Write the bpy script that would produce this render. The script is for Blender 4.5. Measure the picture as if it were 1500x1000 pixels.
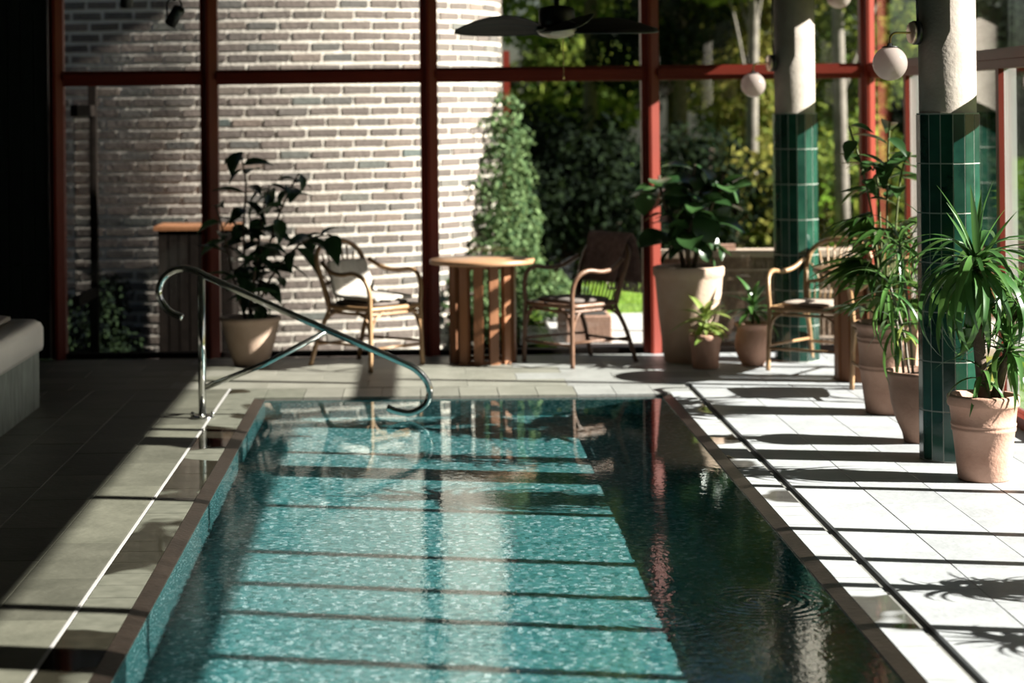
import bpy, bmesh, math, random
import numpy as np
from mathutils import Vector, Matrix, Euler

for o in list(bpy.data.objects):
    bpy.data.objects.remove(o, do_unlink=True)
S = bpy.context.scene
C = S.collection
PI = math.pi
R = math.radians
random.seed(7)

# ------------------------------------------------------------------ camera
EYE = 1.70
cam_d = bpy.data.cameras.new('camera')
cam = bpy.data.objects.new('camera', cam_d)
C.objects.link(cam)
cam_d.sensor_width = 36.0
cam_d.lens = 72.0
cam_d.shift_x = 133.0 / 1500.0
cam_d.shift_y = -335.0 / 1500.0
cam_d.clip_end = 300
cam_d.dof.use_dof = True
cam_d.dof.focus_distance = 8.6
cam_d.dof.aperture_fstop = 2.1
cam.matrix_world = Matrix.Translation((0, 0, EYE)) @ Matrix.Rotation(R(90), 4, 'X') @ Matrix.Rotation(-0.0105, 4, 'Z')
S.camera = cam

# ------------------------------------------------------------------ light
SUN = Vector((-1.0, 0.198, -0.565)).normalized()
w = bpy.data.worlds.new('sky'); S.world = w; w.use_nodes = True
nt = w.node_tree; nt.nodes.clear()
sky = nt.nodes.new('ShaderNodeTexSky'); sky.sky_type = 'NISHITA'
sky.sun_disc = False
sky.sun_elevation = math.asin(-SUN.z)
sky.sun_rotation = math.atan2(-SUN.x, -SUN.y)
sky.air_density = 1.0; sky.dust_density = 1.5; sky.ozone_density = 1.0
bg = nt.nodes.new('ShaderNodeBackground'); bg.inputs[1].default_value = 0.065
wo = nt.nodes.new('ShaderNodeOutputWorld')
nt.links.new(sky.outputs[0], bg.inputs[0]); nt.links.new(bg.outputs[0], wo.inputs[0])
sl = bpy.data.lights.new('sun', 'SUN'); sl.energy = 27.0; sl.angle = R(0.53); sl.color = (1.0, 0.945, 0.875)
sl.cycles.is_caustics_light = True
so = bpy.data.objects.new('sun', sl); C.objects.link(so)
so.rotation_euler = SUN.to_track_quat('-Z', 'Y').to_euler()
so.location = (12, 4, 9)
S.view_settings.view_transform = 'Standard'
S.view_settings.look = 'None'
S.view_settings.gamma = 1.0
S.view_settings.use_curve_mapping = False
S.view_settings.exposure = 0.0

# ------------------------------------------------------------------ materials
KA = .62      # the photograph's hard contrast: dim surfaces under a strong sun
def newmat(name):
    m = bpy.data.materials.new(name); m.use_nodes = True
    t = m.node_tree; t.nodes.clear()
    out = t.nodes.new('ShaderNodeOutputMaterial')
    return m, t, out

def N(t, kind, **kw):
    n = t.nodes.new(kind)
    for k, v in kw.items():
        setattr(n, k, v)
    return n

def ramp(t, stops):
    r = t.nodes.new('ShaderNodeValToRGB')
    e = r.color_ramp.elements
    while len(e) < len(stops):
        e.new(0.5)
    for el, (p, c) in zip(e, stops):
        el.position = p; el.color = (c[0], c[1], c[2], 1)
    return r

def pmat(name, c1, c2=None, scale=6.0, rough=0.5, bump=0.0, bscale=None, metal=0.0, spec=0.5,
         rand=0.0, coords='Object', detail=5.0, stretch=None, rough2=None):
    """principled surface: two noise-mixed tints, per-object value shift, fine relief"""
    m, t, out = newmat(name)
    b = N(t, 'ShaderNodeBsdfPrincipled')
    b.inputs['Roughness'].default_value = rough
    b.inputs['Metallic'].default_value = metal
    b.inputs['Specular IOR Level'].default_value = spec
    t.links.new(b.outputs[0], out.inputs[0])
    tc = N(t, 'ShaderNodeTexCoord')
    src = tc.outputs[coords]
    if coords == 'Position':
        pass
    mp = N(t, 'ShaderNodeMapping')
    t.links.new(src, mp.inputs[0])
    if stretch:
        mp.inputs['Scale'].default_value = stretch
    oi = N(t, 'ShaderNodeObjectInfo')
    add = N(t, 'ShaderNodeVectorMath', operation='MULTIPLY_ADD')
    add.inputs[1].default_value = (37, 17, 53)
    t.links.new(oi.outputs['Random'], add.inputs[0]); t.links.new(mp.outputs[0], add.inputs[2])
    nz = N(t, 'ShaderNodeTexNoise'); nz.inputs['Scale'].default_value = scale; nz.inputs['Detail'].default_value = detail
    t.links.new(add.outputs[0], nz.inputs['Vector'])
    c2 = c2 or c1
    k_ = 1.0 if metal > .5 else KA
    c1 = tuple(v * k_ for v in c1); c2 = tuple(v * k_ for v in c2)
    rp = ramp(t, [(0.3, c1), (0.7, c2)])
    t.links.new(nz.outputs[0], rp.inputs[0])
    col = rp.outputs[0]
    if rand > 0:
        mr = N(t, 'ShaderNodeMapRange'); mr.inputs[3].default_value = 1 - rand; mr.inputs[4].default_value = 1 + rand
        t.links.new(oi.outputs['Random'], mr.inputs[0])
        hv = N(t, 'ShaderNodeHueSaturation'); t.links.new(mr.outputs[0], hv.inputs['Value']); t.links.new(col, hv.inputs['Color'])
        col = hv.outputs[0]
    t.links.new(col, b.inputs['Base Color'])
    if rough2 is not None:
        mr2 = N(t, 'ShaderNodeMapRange'); mr2.inputs[1].default_value = .35; mr2.inputs[2].default_value = .65
        mr2.inputs[3].default_value = rough; mr2.inputs[4].default_value = rough2
        t.links.new(nz.outputs[0], mr2.inputs[0]); t.links.new(mr2.outputs[0], b.inputs['Roughness'])
    if bump > 0:
        n2 = N(t, 'ShaderNodeTexNoise'); n2.inputs['Scale'].default_value = bscale or scale * 5; n2.inputs['Detail'].default_value = 6
        t.links.new(add.outputs[0], n2.inputs['Vector'])
        bp = N(t, 'ShaderNodeBump'); bp.inputs['Strength'].default_value = bump; bp.inputs['Distance'].default_value = .01
        t.links.new(n2.outputs[0], bp.inputs['Height']); t.links.new(bp.outputs[0], b.inputs['Normal'])
    return m

def leafmat(name, c1, c2, rough=0.45, trans=0.25, island=False):
    m, t, out = newmat(name)
    b = N(t, 'ShaderNodeBsdfPrincipled'); b.inputs['Roughness'].default_value = rough
    b.inputs['Specular IOR Level'].default_value = .5 if rough < .6 else .1
    if island:
        g = N(t, 'ShaderNodeNewGeometry'); f = g.outputs['Random Per Island']
    else:
        g = N(t, 'ShaderNodeObjectInfo'); f = g.outputs['Random']
    rp = ramp(t, [(0.0, c1), (1.0, c2)]); t.links.new(f, rp.inputs[0])
    t.links.new(rp.outputs[0], b.inputs['Base Color'])
    tr = N(t, 'ShaderNodeBsdfTranslucent')
    hv = N(t, 'ShaderNodeHueSaturation'); hv.inputs['Value'].default_value = 1.6; hv.inputs['Hue'].default_value = 0.48
    t.links.new(rp.outputs[0], hv.inputs['Color']); t.links.new(hv.outputs[0], tr.inputs[0])
    mx = N(t, 'ShaderNodeMixShader'); mx.inputs[0].default_value = trans
    t.links.new(b.outputs[0], mx.inputs[1]); t.links.new(tr.outputs[0], mx.inputs[2])
    t.links.new(mx.outputs[0], out.inputs[0])
    return m

def thin_fresnel(t, ior):
    """same reflectance whichever side the sheet is met from"""
    g = N(t, 'ShaderNodeNewGeometry')
    mr = N(t, 'ShaderNodeMapRange'); mr.inputs[3].default_value = ior; mr.inputs[4].default_value = 1.0 / ior
    t.links.new(g.outputs['Backfacing'], mr.inputs[0])
    fr = N(t, 'ShaderNodeFresnel'); t.links.new(mr.outputs[0], fr.inputs[0])
    return fr

def glassmat(name, tint=(0.97, 0.99, 0.98), ior=1.5, rough=0.0):
    m, t, out = newmat(name)
    fr = thin_fresnel(t, ior)
    tr = N(t, 'ShaderNodeBsdfTransparent'); tr.inputs[0].default_value = (*tint, 1)
    gl = N(t, 'ShaderNodeBsdfGlossy'); gl.inputs['Roughness'].default_value = rough
    mx = N(t, 'ShaderNodeMixShader')
    t.links.new(fr.outputs[0], mx.inputs[0]); t.links.new(tr.outputs[0], mx.inputs[1]); t.links.new(gl.outputs[0], mx.inputs[2])
    t.links.new(mx.outputs[0], out.inputs[0])
    return m

def watermat():
    m, t, out = newmat('pool_water')
    geo = N(t, 'ShaderNodeNewGeometry')
    mp = N(t, 'ShaderNodeMapping'); mp.inputs['Scale'].default_value = (1.0, 0.75, 1)
    t.links.new(geo.outputs['Position'], mp.inputs[0])
    n1 = N(t, 'ShaderNodeTexNoise'); n1.inputs['Scale'].default_value = 34; n1.inputs['Detail'].default_value = 3
    n2 = N(t, 'ShaderNodeTexNoise'); n2.inputs['Scale'].default_value = 5; n2.inputs['Detail'].default_value = 2
    t.links.new(mp.outputs[0], n1.inputs['Vector']); t.links.new(mp.outputs[0], n2.inputs['Vector'])
    # rings spreading from two small disturbances
    hs = []
    for (cx, cy, amp) in ((1.16, 7.15, 1.0), (0.80, 6.95, .7), (-.35, 6.75, .35)):
        d = N(t, 'ShaderNodeVectorMath', operation='DISTANCE'); d.inputs[1].default_value = (cx, cy, -.02)
        t.links.new(geo.outputs['Position'], d.inputs[0])
        k = N(t, 'ShaderNodeMath', operation='MULTIPLY'); k.inputs[1].default_value = 2 * PI / .042
        t.links.new(d.outputs['Value'], k.inputs[0])
        s = N(t, 'ShaderNodeMath', operation='SINE'); t.links.new(k.outputs[0], s.inputs[0])
        f = N(t, 'ShaderNodeMapRange'); f.inputs[1].default_value = 0; f.inputs[2].default_value = .42
        f.inputs[3].default_value = amp; f.inputs[4].default_value = 0
        t.links.new(d.outputs['Value'], f.inputs[0])
        q = N(t, 'ShaderNodeMath', operation='MULTIPLY'); t.links.new(s.outputs[0], q.inputs[0]); t.links.new(f.outputs[0], q.inputs[1])
        hs.append(q.outputs[0])
    a = hs[0]
    for h in hs[1:]:
        ad = N(t, 'ShaderNodeMath', operation='ADD'); t.links.new(a, ad.inputs[0]); t.links.new(h, ad.inputs[1]); a = ad.outputs[0]
    # calm at the far end, livelier near the jets at the other
    sep = N(t, 'ShaderNodeSeparateXYZ'); t.links.new(geo.outputs['Position'], sep.inputs[0])
    calm = N(t, 'ShaderNodeMapRange'); calm.inputs[1].default_value = 11.8; calm.inputs[2].default_value = 7.0
    calm.inputs[3].default_value = .03; calm.inputs[4].default_value = 1.0
    t.links.new(sep.outputs['Y'], calm.inputs[0])
    e1 = N(t, 'ShaderNodeMath', operation='MULTIPLY_ADD'); e1.inputs[1].default_value = 1.6
    t.links.new(n2.outputs[0], e1.inputs[0]); t.links.new(n1.outputs[0], e1.inputs[2])
    e2 = N(t, 'ShaderNodeMath', operation='MULTIPLY'); t.links.new(e1.outputs[0], e2.inputs[0]); t.links.new(calm.outputs[0], e2.inputs[1])
    e3 = N(t, 'ShaderNodeMath', operation='MULTIPLY_ADD'); e3.inputs[1].default_value = .35
    t.links.new(a, e3.inputs[0]); t.links.new(e2.outputs[0], e3.inputs[2])
    bp = N(t, 'ShaderNodeBump'); bp.inputs['Strength'].default_value = 1.0; bp.inputs['Distance'].default_value = .00085
    t.links.new(e3.outputs[0], bp.inputs['Height'])
    gl = N(t, 'ShaderNodeBsdfGlass'); gl.inputs['IOR'].default_value = 1.33; gl.inputs['Roughness'].default_value = 0.0
    gl.inputs['Color'].default_value = (.93, .99, .985, 1)
    t.links.new(bp.outputs[0], gl.inputs['Normal'])
    t.links.new(gl.outputs[0], out.inputs[0])
    return m

def mosaicmat(name, cell, cols, grout, rough=.25):
    """small square glass mosaic, one random tint per tessera"""
    m, t, out = newmat(name)
    b = N(t, 'ShaderNodeBsdfPrincipled'); b.inputs['Roughness'].default_value = rough
    geo = N(t, 'ShaderNodeNewGeometry')
    sc = N(t, 'ShaderNodeVectorMath', operation='SCALE'); sc.inputs['Scale'].default_value = 1.0 / cell
    off = N(t, 'ShaderNodeVectorMath', operation='ADD'); off.inputs[1].default_value = (.371, .277, .313)
    t.links.new(geo.outputs['Position'], sc.inputs[0]); t.links.new(sc.outputs[0], off.inputs[0])
    fl = N(t, 'ShaderNodeVectorMath', operation='FLOOR'); t.links.new(off.outputs[0], fl.inputs[0])
    wn = N(t, 'ShaderNodeTexWhiteNoise'); t.links.new(fl.outputs[0], wn.inputs['Vector'])
    rp = ramp(t, [(i / (len(cols) - 1), c) for i, c in enumerate(cols)])
    t.links.new(wn.outputs['Value'], rp.inputs[0])
    fc = N(t, 'ShaderNodeVectorMath', operation='FRACTION'); t.links.new(off.outputs[0], fc.inputs[0])
    sb = N(t, 'ShaderNodeVectorMath', operation='SUBTRACT'); sb.inputs[1].default_value = (.5, .5, .5); t.links.new(fc.outputs[0], sb.inputs[0])
    ab = N(t, 'ShaderNodeVectorMath', operation='ABSOLUTE'); t.links.new(sb.outputs[0], ab.inputs[0])
    sp = N(t, 'ShaderNodeSeparateXYZ'); t.links.new(ab.outputs[0], sp.inputs[0])
    # ignore the axis along the face normal
    na = N(t, 'ShaderNodeVectorMath', operation='ABSOLUTE'); t.links.new(geo.outputs['True Normal'], na.inputs[0])
    ns = N(t, 'ShaderNodeSeparateXYZ'); t.links.new(na.outputs[0], ns.inputs[0])
    prev = None
    for ax in 'XYZ':
        lt = N(t, 'ShaderNodeMath', operation='LESS_THAN'); lt.inputs[1].default_value = .7; t.links.new(ns.outputs[ax], lt.inputs[0])
        mu = N(t, 'ShaderNodeMath', operation='MULTIPLY'); t.links.new(sp.outputs[ax], mu.inputs[0]); t.links.new(lt.outputs[0], mu.inputs[1])
        if prev is None:
            prev = mu.outputs[0]
        else:
            mxx = N(t, 'ShaderNodeMath', operation='MAXIMUM'); t.links.new(prev, mxx.inputs[0]); t.links.new(mu.outputs[0], mxx.inputs[1]); prev = mxx.outputs[0]
    gt = N(t, 'ShaderNodeMath', operation='GREATER_THAN'); gt.inputs[1].default_value = .455; t.links.new(prev, gt.inputs[0])
    mix = N(t, 'ShaderNodeMix', data_type='RGBA'); t.links.new(gt.outputs[0], mix.inputs['Factor'])
    t.links.new(rp.outputs[0], mix.inputs['A']); mix.inputs['B'].default_value = (*grout, 1)
    t.links.new(mix.outputs['Result'], b.inputs['Base Color'])
    t.links.new(b.outputs[0], out.inputs[0])
    return m

def copingmat(name, c1, c2):
    """slate coping with splashed, wet patches (darker and glossy where wet)"""
    m, t, out = newmat(name)
    b = N(t, 'ShaderNodeBsdfPrincipled')
    geo = N(t, 'ShaderNodeNewGeometry')
    nz = N(t, 'ShaderNodeTexNoise'); nz.inputs['Scale'].default_value = 1.25; nz.inputs['Detail'].default_value = 3
    t.links.new(geo.outputs['Position'], nz.inputs['Vector'])
    wet = N(t, 'ShaderNodeMapRange'); wet.inputs[1].default_value = .53; wet.inputs[2].default_value = .56
    t.links.new(nz.outputs[0], wet.inputs[0])
    n2 = N(t, 'ShaderNodeTexNoise'); n2.inputs['Scale'].default_value = 14; t.links.new(geo.outputs['Position'], n2.inputs['Vector'])
    rp = ramp(t, [(.3, c1), (.7, c2)]); t.links.new(n2.outputs[0], rp.inputs[0])
    dark = N(t, 'ShaderNodeMix', data_type='RGBA'); dark.blend_type = 'MULTIPLY'
    t.links.new(wet.outputs[0], dark.inputs['Factor']); t.links.new(rp.outputs[0], dark.inputs['A']); dark.inputs['B'].default_value = (.22, .2, .18, 1)
    t.links.new(dark.outputs['Result'], b.inputs['Base Color'])
    ro = N(t, 'ShaderNodeMapRange'); ro.inputs[3].default_value = .55; ro.inputs[4].default_value = .06
    t.links.new(wet.outputs[0], ro.inputs[0]); t.links.new(ro.outputs[0], b.inputs['Roughness'])
    t.links.new(b.outputs[0], out.inputs[0])
    return m

M = {
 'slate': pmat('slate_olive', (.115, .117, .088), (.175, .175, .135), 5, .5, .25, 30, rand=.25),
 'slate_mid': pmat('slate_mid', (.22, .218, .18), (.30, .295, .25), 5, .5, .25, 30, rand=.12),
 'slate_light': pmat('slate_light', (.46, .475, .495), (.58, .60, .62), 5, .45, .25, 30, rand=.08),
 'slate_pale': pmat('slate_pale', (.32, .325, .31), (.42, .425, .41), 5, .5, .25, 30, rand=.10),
 'screed': pmat('screed', (.2, .195, .18), (.25, .24, .22), 8, .9),
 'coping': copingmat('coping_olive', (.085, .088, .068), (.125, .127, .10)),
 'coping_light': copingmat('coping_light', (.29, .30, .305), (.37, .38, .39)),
 'rim': pmat('wet_brown_stone', (.017, .013, .010), (.035, .026, .02), 9, .3, .2),
 'mosaic': mosaicmat('pool_mosaic', .017, [(.010, .075, .080), (.045, .175, .185), (.105, .265, .28), (.022, .12, .135), (.40, .52, .55)], (.03, .13, .133)),
 'spa_mosaic': pmat('spa_slate', (.22, .25, .23), (.42, .46, .43), 14, .6, .4, 40, stretch=(1, 1, .35)),
 'water': watermat(),
 'glass': glassmat('clear_glass'),
 'glass_tint': glassmat('sun_control_glass', (.95, .96, .95)),  # slight tint added to dim the sun through the upper panes
 'red': pmat('red_paint', (.18, .020, .010), (.23, .027, .012), 3, .45, spec=.25),
 'alu': pmat('pale_aluminium', (.55, .54, .52), (.62, .61, .6), 3, .4),
 'dark_tile': pmat('dark_green_tile', (.006, .010, .011), (.010, .015, .015), 5, .35, rand=.2),
 'green_tile': pmat('glazed_green_tile', (.004, .036, .027), (.020, .085, .058), 9, .14, .06, 20, rand=.3),
 'grout': pmat('pale_grout', (.40, .43, .38), (.5, .52, .47), 20, .9),
 'concrete': pmat('smooth_concrete', (.46, .40, .345), (.62, .55, .48), 9, .85, .25, 60),
 'plaster': pmat('dark_plaster', (.05, .047, .045), (.06, .056, .053), 4, .8),
 'ceiling': pmat('ceiling_board', (.045, .038, .032), (.06, .05, .043), 4, .8),
 'brick': None,
 'mortar': pmat('cream_mortar', (.68, .61, .53), (.82, .75, .66), 12, .95, .8, 45),
 'steel': pmat('polished_steel', (.62, .62, .60), (.68, .68, .66), 4, .12, metal=1.0),
 'black': pmat('black_metal', (.008, .008, .009), (.014, .014, .015), 4, .45),
 'fan_mesh': pmat('dark_woven_blade', (.014, .010, .009), (.03, .022, .02), 60, .8, .4, 200),
 'brass': pmat('aged_brass', (.55, .36, .17), (.65, .44, .22), 6, .28, metal=1.0),
 'copper': pmat('pale_copper', (.68, .50, .40), (.75, .57, .46), 6, .35, metal=.7),
 'opal': leafmat('opal_glass', (.40, .345, .32), (.42, .36, .335), .08, .45),
 'lampbowl': pmat('cream_lamp_bowl', (.6, .5, .4), (.66, .56, .46), 4, .3),
 'rattan': pmat('honey_rattan', (.36, .20, .095), (.52, .32, .16), 18, .4, .3, 80, stretch=(1, 1, .4)),
 'rattan_dark': pmat('brown_rattan', (.17, .085, .05), (.28, .15, .09), 18, .4, .3, 80),
 'cane': pmat('woven_cane', (.40, .27, .16), (.52, .37, .23), 60, .6, .6, 150),
 'teak': pmat('teak', (.27, .105, .042), (.42, .18, .08), 5, .45, .2, 30, rand=.18, stretch=(1, 1, .25)),
 'teak_top': pmat('teak_top', (.42, .22, .11), (.58, .34, .19), 5, .4, .15, 30, rand=.1, stretch=(.25, 1, 1)),
 'darkwood': pmat('dark_wood', (.007, .005, .004), (.014, .010, .008), 8, .8, .2, 30, rand=.2, spec=.05),
 'terracotta': pmat('terracotta', (.60, .33, .235), (.74, .45, .34), 9, .85, .3, 60),
 'terracotta_brown': pmat('terracotta_brown', (.38, .21, .145), (.50, .30, .215), 9, .8, .3, 60),
 'terracotta_pale': pmat('terracotta_pale', (.60, .42, .31), (.70, .52, .40), 9, .85, .3, 60),
 'soil': pmat('potting_soil', (.018, .012, .009), (.035, .024, .017), 30, 1, .9, 80),
 'bark': pmat('bark', (.10, .065, .045), (.20, .14, .10), 16, .9, .8, 60),
 'bark_pale': pmat('pale_bark', (.17, .145, .12), (.30, .26, .22), 9, .9, .5, 50),
 'stem': pmat('green_stem', (.10, .12, .03), (.18, .19, .06), 12, .6),
 'acrylic': pmat('white_acrylic', (1.25, 1.18, 1.12), (1.35, 1.28, 1.22), 3, .25),
 'spacover': pmat('taupe_vinyl', (.5, .42, .39), (.6, .5, .46), 5, .6),
 'sheep': pmat('sheepskin', (.70, .65, .58), (.82, .77, .70), 40, 1, 1.0, 120),
 'cushion': pmat('grey_cushion', (.17, .14, .125), (.23, .19, .17), 30, .95, .4, 150),
 'cushion_beige': pmat('beige_cushion', (.50, .40, .33), (.6, .5, .42), 30, .95, .4, 150),
 'throw': pmat('brown_throw', (.20, .115, .098), (.34, .21, .18), 30, .95, .6, 180),
 'fringe': pmat('cream_fringe', (.55, .46, .38), (.66, .57, .48), 30, .95),
 'paving': pmat('pale_paving', (.58, .56, .54), (.68, .66, .64), 3, .8, .2, 40),
 'lawn': pmat('lawn_soil', (.10, .20, .02), (.17, .30, .035), 6, 1, .3, 90, spec=0),
 'earth': pmat('dark_earth', (.014, .013, .010), (.028, .024, .018), 5, 1, .8, 40, spec=0),
 'wicker': pmat('wicker_screen', (.24, .16, .11), (.44, .31, .22), 70, .8, .8, 160, stretch=(1, 1, .5)),
 'capwood': pmat('weathered_cap', (.5, .38, .29), (.64, .5, .39), 8, .7, .3, 40, stretch=(.3, 1, 1)),
 'leaf_dark': leafmat('leaf_deep_green', (.010, .030, .012), (.025, .062, .022), .32, .18),
 'leaf_fig': leafmat('leaf_fig', (.014, .040, .012), (.042, .095, .028), .30, .2),
 'leaf_palm': leafmat('leaf_palm', (.022, .062, .012), (.075, .15, .028), .35, .28),
 'leaf_strap': leafmat('leaf_strap', (.028, .085, .022), (.075, .17, .04), .32, .25),
 'leaf_lime': leafmat('leaf_lime', (.10, .17, .03), (.24, .30, .08), .4, .3),
 'ivy': leafmat('ivy_leaves', (.022, .05, .018), (.12, .18, .075), .65, .25, True),
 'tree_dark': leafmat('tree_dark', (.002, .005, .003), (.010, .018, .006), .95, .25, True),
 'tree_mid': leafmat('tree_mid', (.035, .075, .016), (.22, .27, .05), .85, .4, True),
 'tree_gold': leafmat('tree_gold', (.08, .11, .02), (.25, .23, .055), .85, .4, True),
 'grass': leafmat('grass_blades', (.12, .22, .025), (.22, .32, .06), .6, .3, True),
}
def brickmat():
    m, t, out = newmat('grey_brown_brick')
    b = N(t, 'ShaderNodeBsdfPrincipled'); b.inputs['Roughness'].default_value = .9
    oi = N(t, 'ShaderNodeObjectInfo')
    geo = N(t, 'ShaderNodeNewGeometry')
    ad = N(t, 'ShaderNodeMath', operation='ADD'); t.links.new(oi.outputs['Random'], ad.inputs[0]); t.links.new(geo.outputs['Random Per Island'], ad.inputs[1])
    fr = N(t, 'ShaderNodeMath', operation='FRACT'); t.links.new(ad.outputs[0], fr.inputs[0])
    rp = ramp(t, [(0, (.075, .060, .052)), (.3, (.11, .086, .074)), (.55, (.10, .078, .067)), (.75, (.07, .066, .06)), (.93, (.14, .105, .085)), (1, (.065, .078, .072))])
    t.links.new(fr.outputs[0], rp.inputs[0])
    nz = N(t, 'ShaderNodeTexNoise'); nz.inputs['Scale'].default_value = 28; nz.inputs['Detail'].default_value = 6
    t.links.new(geo.outputs['Position'], nz.inputs['Vector'])
    hv = N(t, 'ShaderNodeHueSaturation'); mr = N(t, 'ShaderNodeMapRange'); mr.inputs[3].default_value = .6; mr.inputs[4].default_value = 1.4
    t.links.new(nz.outputs[0], mr.inputs[0]); t.links.new(mr.outputs[0], hv.inputs['Value']); t.links.new(rp.outputs[0], hv.inputs['Color'])
    t.links.new(hv.outputs[0], b.inputs['Base Color'])
    bp = N(t, 'ShaderNodeBump'); bp.inputs['Strength'].default_value = .6; bp.inputs['Distance'].default_value = .01
    t.links.new(nz.outputs[0], bp.inputs['Height']); t.links.new(bp.outputs[0], b.inputs['Normal'])
    t.links.new(b.outputs[0], out.inputs[0])
    return m
M['brick'] = brickmat()

# ------------------------------------------------------------------ mesh helpers
class MB:
    """collects shapes for ONE mesh object"""
    def __init__(s):
        s.v = []; s.f = []; s.sm = []
    def add(s, vs, fs, smooth=False):
        o = len(s.v)
        s.v += [tuple(p) for p in vs]
        s.f += [tuple(i + o for i in f) for f in fs]
        s.sm += [smooth] * len(fs)
        return s
    def box(s, x0, x1, y0, y1, z0, z1, mat=None):
        vs = [(x, y, z) for z in (z0, z1) for y in (y0, y1) for x in (x0, x1)]
        if mat is not None:
            vs = [mat @ Vector(p) for p in vs]
        return s.add(vs, [(0, 2, 3, 1), (4, 5, 7, 6), (0, 1, 5, 4), (2, 6, 7, 3), (0, 4, 6, 2), (1, 3, 7, 5)])
    def lathe(s, prof, n=32, c=(0, 0, 0), smooth=True, cap=True):
        vs = []; fs = []
        for (r, z) in prof:
            for i in range(n):
                a = 2 * PI * i / n
                vs.append((c[0] + r * math.cos(a), c[1] + r * math.sin(a), c[2] + z))
        for k in range(len(prof) - 1):
            for i in range(n):
                j = (i + 1) % n
                fs.append((k * n + i, k * n + j, (k + 1) * n + j, (k + 1) * n + i))
        if cap:
            fs.append(tuple(range(n - 1, -1, -1)))
            fs.append(tuple(range((len(prof) - 1) * n, len(prof) * n)))
        return s.add(vs, fs, smooth)
    def tube(s, pts, r, n=8, cap=True):
        pts = [Vector(p) for p in pts]
        rs = r if isinstance(r, (list, tuple)) else [r] * len(pts)
        vs = []; fs = []
        up = None
        for i, p in enumerate(pts):
            a = pts[max(i - 1, 0)]; b = pts[min(i + 1, len(pts) - 1)]
            d = (b - a)
            if d.length < 1e-9:
                d = Vector((0, 0, 1))
            d.normalize()
            if up is None:
                up = Vector((0, 0, 1)) if abs(d.z) < .9 else Vector((1, 0, 0))
            u = d.cross(up)
            if u.length < 1e-6:
                u = d.cross(Vector((0, 1, 0)))
            u.normalize(); vv = u.cross(d).normalized(); up = vv
            for k in range(n):
                t = 2 * PI * k / n
                vs.append(p + (u * math.cos(t) + vv * math.sin(t)) * rs[i])
        for i in range(len(pts) - 1):
            for k in range(n):
                j = (k + 1) % n
                fs.append((i * n + k, i * n + j, (i + 1) * n + j, (i + 1) * n + k))
        if cap:
            fs.append(tuple(range(n - 1, -1, -1))); fs.append(tuple(range((len(pts) - 1) * n, len(pts) * n)))
        return s.add(vs, fs, True)
    def sphere(s, c, r, nu=24, nv=14, sz=1.0):
        prof = []
        for k in range(nv + 1):
            a = -PI / 2 + PI * k / nv
            prof.append((max(r * math.cos(a), 1e-4), r * math.sin(a) * sz))
        return s.lathe(prof, nu, c, True, True)
    def grid(s, P, closed_u=False, smooth=True):
        nv = len(P); nu = len(P[0])
        vs = [p for row in P for p in row]; fs = []
        for i in range(nv - 1):
            for j in range(nu - (0 if closed_u else 1)):
                k = (j + 1) % nu
                fs.append((i * nu + j, i * nu + k, (i + 1) * nu + k, (i + 1) * nu + j))
        return s.add(vs, fs, smooth)
    def mesh(s, name):
        me = bpy.data.meshes.new(name)
        me.from_pydata(s.v, [], s.f)
        me.polygons.foreach_set('use_smooth', s.sm)
        me.update()
        return me
    def build(s, name, mat, parent=None, loc=(0, 0, 0), rz=0, bevel=0, solid=0, recalc=False):
        me = s.mesh(name)
        if recalc:
            bm = bmesh.new(); bm.from_mesh(me); bmesh.ops.recalc_face_normals(bm, faces=bm.faces); bm.to_mesh(me); bm.free()
        me.materials.append(mat)
        o = bpy.data.objects.new(name, me); C.objects.link(o)
        o.location = loc; o.rotation_euler = (0, 0, rz)
        if parent: o.parent = parent
        if solid:
            md = o.modifiers.new('solid', 'SOLIDIFY'); md.thickness = solid; md.offset = 0
        if bevel:
            md = o.modifiers.new('bevel', 'BEVEL'); md.width = bevel; md.segments = 2; md.limit_method = 'ANGLE'
        return o

def tag(o, label=None, cat=None, group=None, kind=None):
    if label: o['label'] = label
    if cat: o['category'] = cat
    if group: o['group'] = group
    if kind: o['kind'] = kind
    return o
def struct(o, label=None, cat=None):
    return tag(o, label, cat, None, 'structure')
def empty(name, loc=(0, 0, 0), rz=0):
    o = bpy.data.objects.new(name, None); C.objects.link(o)
    o.location = loc; o.rotation_euler = (0, 0, rz); o.empty_display_size = .1
    return o
def inst(name, me, parent, loc=(0, 0, 0), rot=None, scale=None, matrix=None):
    o = bpy.data.objects.new(name, me); C.objects.link(o); o.parent = parent
    if matrix is not None:
        o.matrix_basis = matrix
    else:
        o.location = loc
        if rot: o.rotation_euler = rot
        if scale: o.scale = scale
    return o
def copy_tree(o, parent=None):
    c = o.copy(); C.objects.link(c); c.parent = parent
    for ch in list(o.children):
        copy_tree(ch, c)
    return c
def bez(pts, n=8):
    """Catmull-Rom through the points"""
    P = [Vector(p) for p in pts]; P = [P[0] * 2 - P[1]] + P + [P[-1] * 2 - P[-2]]
    out = []
    for i in range(1, len(P) - 2):
        for k in range(n):
            t = k / n
            a, b, c, d = P[i - 1], P[i], P[i + 1], P[i + 2]
            out.append(.5 * ((2 * b) + (c - a) * t + (2 * a - 5 * b + 4 * c - d) * t * t + (-a + 3 * b - 3 * c + d) * t ** 3))
    out.append(P[-2])
    return out

# ------------------------------------------------------------------ room shell
GY = 14.35          # plane of the end glazing
GX = 3.15           # plane of the sunny side glazing
PXL, PXR, PYN, PYF = -.955, 1.423, 3.6, 12.27      # pool water edges
DEPTH = .66
DL, DR, DF = -1.20, 1.635, 12.70                    # drain slots
CEIL = 2.74
TOPZ = 2.63

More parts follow.
